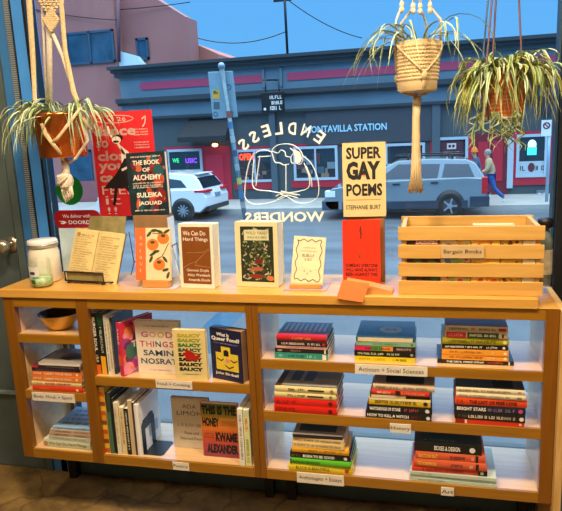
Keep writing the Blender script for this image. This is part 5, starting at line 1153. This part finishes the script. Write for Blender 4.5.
# left copper pot
t1,rt,rb,H,c=potted('spider_plant','spider plant in a shiny copper pot hanging at the left',64,113,157,23,20,None,None)
cop=mat('#d87838',.2,.85,noise=.25,scale=9)
MB().lathe([(.0001,0),(rb,0),(rb*1.03,.004),(rt,H-.01),(rt*1.02,H),(rt*.95,H),(rt*.93,H-.02),(.0001,H-.022)],cop,40).build('pot',t1)
MB().lathe([(.0001,H-.018),(rt*.92,H-.018)],mat('#2a2018',.9),24).build('soil',t1)
center_y[0]=PX; spider(Vector((0,0,H-.02)),rt,100,11,.21,.13,t1,(G_edge,G_mid),(R(200),.4),.0062)
# hangers
def knot(mb,p,r_,m):
    for k in range(3):
        mb.tube([(p[0]+r_*math.cos(a*PI/5+k),p[1]+r_*.8*math.sin(a*PI/5+k),p[2]+(k-1)*r_*.6+r_*.2*math.sin(a*PI/5)) for a in range(11)],r_*.45,m,6)
hk=thing('macrame_hanger','wide cream macrame hanger with woven diamonds holding the copper pot','plant hanger',(c.x,PX,c.z))
def W(px,py,y=PX): q=P(px,py,y); return Vector((q.x-c.x,y-PX,q.z-c.z))
ceilz=3.0-c.z
def strap(mb,pts,r0,m,flat=.35): mb.tube(pts,r0,m,8,flat=flat)
s1=MB(); 
strap(s1,[Vector((-.02,0,ceilz-.05)),W(27,-60),W(29,0),W(33,60),W(35,104),W(42,125,PX-rt),W(52,143,PX-rt*1.02)],[.008,.012,.014,.0125,.011,.007,.006],M_cord)
strap(s1,[Vector((.02,0,ceilz-.05)),W(62,-60),W(61,0),W(65,50),W(73,90,PX-.02),W(84,120,PX-.06),W(90,130,PX-.05)],[.008,.011,.011,.0105,.012,.008,.006],M_cord)
strap(s1,[Vector((0,.01,ceilz-.05)),W(50,-40,PX+.02),W(49,30,PX+.02),W(50,112,PX+.03)],[.01,.012,.014,.013],M_cordw)
strap(s1,[Vector((0,.01,ceilz-.05)),W(40,-40,PX+.03),W(42,8,PX+.03),W(47,112,PX+.03)],[.005,.005,.0055,.005],M_cordw)
strap(s1,[W(52,32,PX+.01),W(62,55,PX+.01),W(72,85,PX),W(78,105,PX-.02)],[.009,.008,.009,.008],M_cordw)
# cords around the pot
rr0=rt*1.05
strap(s1,[W(52,143,PX-rr0),W(58,138,PX-rr0),W(70,122,PX-rr0),W(80,108,PX-rt*.6)],[.008,.007,.007,.006],M_cord,.6)
strap(s1,[W(40,120,PX-rt*.8),W(45,134,PX-rr0),W(52,143,PX-rr0),W(58,150,PX-rr0),W(64,162,PX-.03)],[.006,.008,.009,.009,.010],M_cord,.6)
strap(s1,[W(80,108,PX-rt*.6),W(88,140,PX-.03),W(76,158,PX-.05),W(66,164,PX-.02)],[.006,.006,.006,.008],M_cordw,.6)
s1.build('cords',hk)
s2=MB()
def dia(mb,cx,cy,hw,hh2,y):
    for i in range(7):
        for j in range(7):
            a=(i-3)/3; b=(j-3)/3
            px=cx+(a-b)*hw/2; py=cy+(a+b)*hh2/2
            mb.ball(W(px,py,y),.0072,M_cord,6,(1.3,.6,.7))
dia(s2,50,-1,12,17,PX+.0); dia(s2,51,20,7,11,PX-.002)
s2.build('woven_diamonds',hk)
s3=MB(); strap(s3,[W(64,158,PX-.03),W(66,170,PX-.03),W(66,178,PX-.03)],[.014,.016,.02],M_cordw,.8)
for k in range(9):
    a=k*.7; s3.tube([W(58+9*(.5+.5*math.cos(a+i*.5)),174+i*2.2+k*.4,PX-.045-.012*math.sin(a+i*.5)) for i in range(6)],.0055,M_cordw,6)
s3.ball(W(66,181,PX-.03),.034,M_cordw,14,(.95,.7,1.1))
for k in range(5): s3.tube([W(62+2.2*k,186,PX-.035),W(63+2.4*k,194,PX-.035),W(66+1.6*k,203-k*1.3,PX-.035)],[.006,.005,.003],M_cordw,6)
s3.build('bottom_knot',hk)

# center woven pot
t2,rt,rb,H,c=potted('spider_plant','spider plant in a cream knitted-texture pot with a long cord tail',418,42,92,22.5,18.5,None,None)
NS=60; NR=40
def knob(r,z,q,i): return r+ (.0050*abs(math.sin(q*22+ (PI/2 if int(z/H*14)%2 else 0)))*abs(math.sin(z/H*PI*14)) if z>.2*H and z<.95*H and r>rb*.9 else 0)
pw=mat('#cdb283',.7,noise=.08,scale=50)
prof=[(.0001,0),(rb*.97,0),(rb*1.02,.004),(rb*1.04,.19*H)]+[(rb+(rt-rb)*(.2+.8*k/64),H*(.2+.8*k/64)) for k in range(65)]+[(rt*.94,H),(rt*.92,H-.02),(.0001,H-.022)]
MB().lathe(prof,pw,220,fn=knob).build('pot',t2)
MB().lathe([(.0001,H-.018),(rt*.91,H-.018)],mat('#2a2018',.9),24).build('soil',t2)
center_y[0]=PX; spider(Vector((0,0,H-.01)),rt,27,23,.24,.13,t2,(G_edge,G_mid),(PI,.3),.0046)
hk=thing('macrame_hanger','cream macrame hanger with long tail holding the woven-texture pot','plant hanger',(c.x,PX,c.z)); ceilz=3.0-c.z
s1=MB(); ang=[R(-158),R(14),R(70),R(140)]
tops=[(402,0),(430,0),(420,0),(413,0)]
for k,(px,py) in enumerate(tops):
    r_=rt*1.04; a0=ang[k]
    rimp=Vector((r_*math.cos(a0),r_*math.sin(a0),H))
    s1.tube([Vector((0,0,ceilz-.04)),W(px,-80,PX),W(px,-20,PX),W(px,6,PX)+Vector((0,rimp.y*.4,0)),rimp+Vector((0,0,.07)),rimp],.0042,M_cordw,6)
    for py2 in (-14,5,10): 
        q_=W(px,py2,PX)+Vector((0,rimp.y*.35,0)); s1.ball(q_,.0085,M_cordw,8,(1,1,1.4))
for k in range(4):
    a0=ang[k]; a1=ang[(k+1)%4]; 
    if a1<a0: a1+=2*PI
    am=(a0+a1)/2; pts1=[]; 
    for s_,ae in ((0,a0),(1,a1)):
        pts=[]
        for i in range(7):
            t=i/6; a=ae+(am-ae)*t; zz=H*(1-t*.66); rr_=(rb+(rt-rb)*(zz/H))*1.045+.002; pts.append((rr_*math.cos(a),rr_*math.sin(a),zz))
        s1.tube(pts,.0038,M_cord,6)
    zz=H*.3; rr_=(rb+(rt-rb)*(zz/H))*1.06+.003; s1.ball((rr_*math.cos(am),rr_*math.sin(am),zz),.010,M_cord,8,(1,1,1.5))
    s1.tube([(rr_*math.cos(am),rr_*math.sin(am),zz),(rb*1.07*math.cos(am),rb*1.07*math.sin(am),.01),(rb*.6*math.cos(am),rb*.6*math.sin(am),-.006),(0,0,-.012)],.0045,M_cord,6)
s1.build('cords',hk)
s2=MB(); 
s2.tube([(0,0,-.008),W(417,97),W(416,110),W(416,150),W(416,178),W(415.5,190)],[.010,.013,.0125,.015,.020,.028],M_cord,12,flat=.6)
for k in range(12):
    a=k*2*PI/12; s2.tube([(.009*math.cos(a),.007*math.sin(a),-.02),W(416+2.2*math.cos(a),120)+Vector((0,.008*math.sin(a),0)),W(416+3*math.cos(a),165)+Vector((0,.01*math.sin(a),0)),W(415.5+6.5*math.cos(a),192-1.5*math.sin(a*3))+Vector((0,.014*math.sin(a),0))],[.004,.0042,.0045,.004],mat('#d8bf90',.85),5)
s2.build('tassel',hk)

# right terracotta pot
t3,rt,rb,H,c=potted('spider_plant','large bushy spider plant in a ribbed terracotta pot hanging at the right',503,69,118,24,20,None,None)
prof=[(.0001,0),(rb,0)]
for k in range(61):
    z=H*k/60; prof.append((rb+(rt-rb)*k/60+.0022*abs(math.sin(k/60*PI*13)),z))
prof+=[(rt*.94,H),(rt*.92,H-.02),(.0001,H-.022)]
MB().lathe(prof,mat('#b9622c',.6,noise=.15,scale=20),48).build('pot',t3)
MB().lathe([(.0001,H-.018),(rt*.91,H-.018)],mat('#2a2018',.9),24).build('soil',t3)
MB().lathe([(.0001,-.006),(rb*1.02,-.006),(rb*1.06,.003),(rb*1.0,.006)],mat('#c9b8a0',.6),32).build('saucer',t3)
center_y[0]=PX; spider(Vector((.0,0,H-.02)),rt*1.15,165,37,.138,.17,t3,(Y_edge+G_edge,Y_mid+G_mid),(R(205),.12),.0074).name='foliage'
spider(Vector((0,0,H-.01)),rt,45,51,.15,.03,t3,(G_edge,G_mid),None,.006).name='upper_foliage'
# a few plantlets hanging beneath
rn=random.Random(9); mb=MB()
for k in range(22):
    x=rn.uniform(-.09,.05); st_=Vector((x,-rt*.8,.02)); e_=st_+Vector((rn.uniform(-.06,.06),rn.uniform(-.02,.02),-rn.uniform(.07,.14)))
    pts=[st_.lerp(e_,i/7)+Vector((.015*math.sin(i/7*PI)*rn.choice((-1,1)),0,0)) for i in range(8)]
    ribbon(mb,pts,[.0085*(1-(i/7)**2*.9) for i in range(8)],rn.choice(G_edge),rn.choice(Y_mid),Vector((1,0,0)))
mb.build('plantlets',t3)
hk=thing('cord_hanger','thin purple brown cords holding the terracotta pot','plant hanger',(c.x,PX,c.z)); ceilz=3.0-c.z
s1=MB(); mc=mat('#6a4a52',.7)
for px,yy,m in ((489,PX-rt,mc),(484,PX+rt*.2,mc),(520,PX-.02,mc),(478,PX+.08,mat('#4a6a90',.7))):
    top_=W(507 if px>500 else px,-100,PX); lx={489:(492,0),484:(496,0),520:(519,0),478:(488,0)}[px]
    b_=W({489:486,484:492,520:522,478:474}[px],70,yy); b_.z=H*.98
    if px==478: b_=Vector((-rt*.9,.05,H))
    s1.tube([Vector((0,0,ceilz-.05)),W(lx[0],lx[1],PX).lerp(Vector((0,0,ceilz)),.3),W(lx[0],lx[1],PX),b_,Vector((b_.x*.8,b_.y*.8,-.003)),Vector((0,0,-.008))],.0032,m,6)
s1.build('cords',hk)
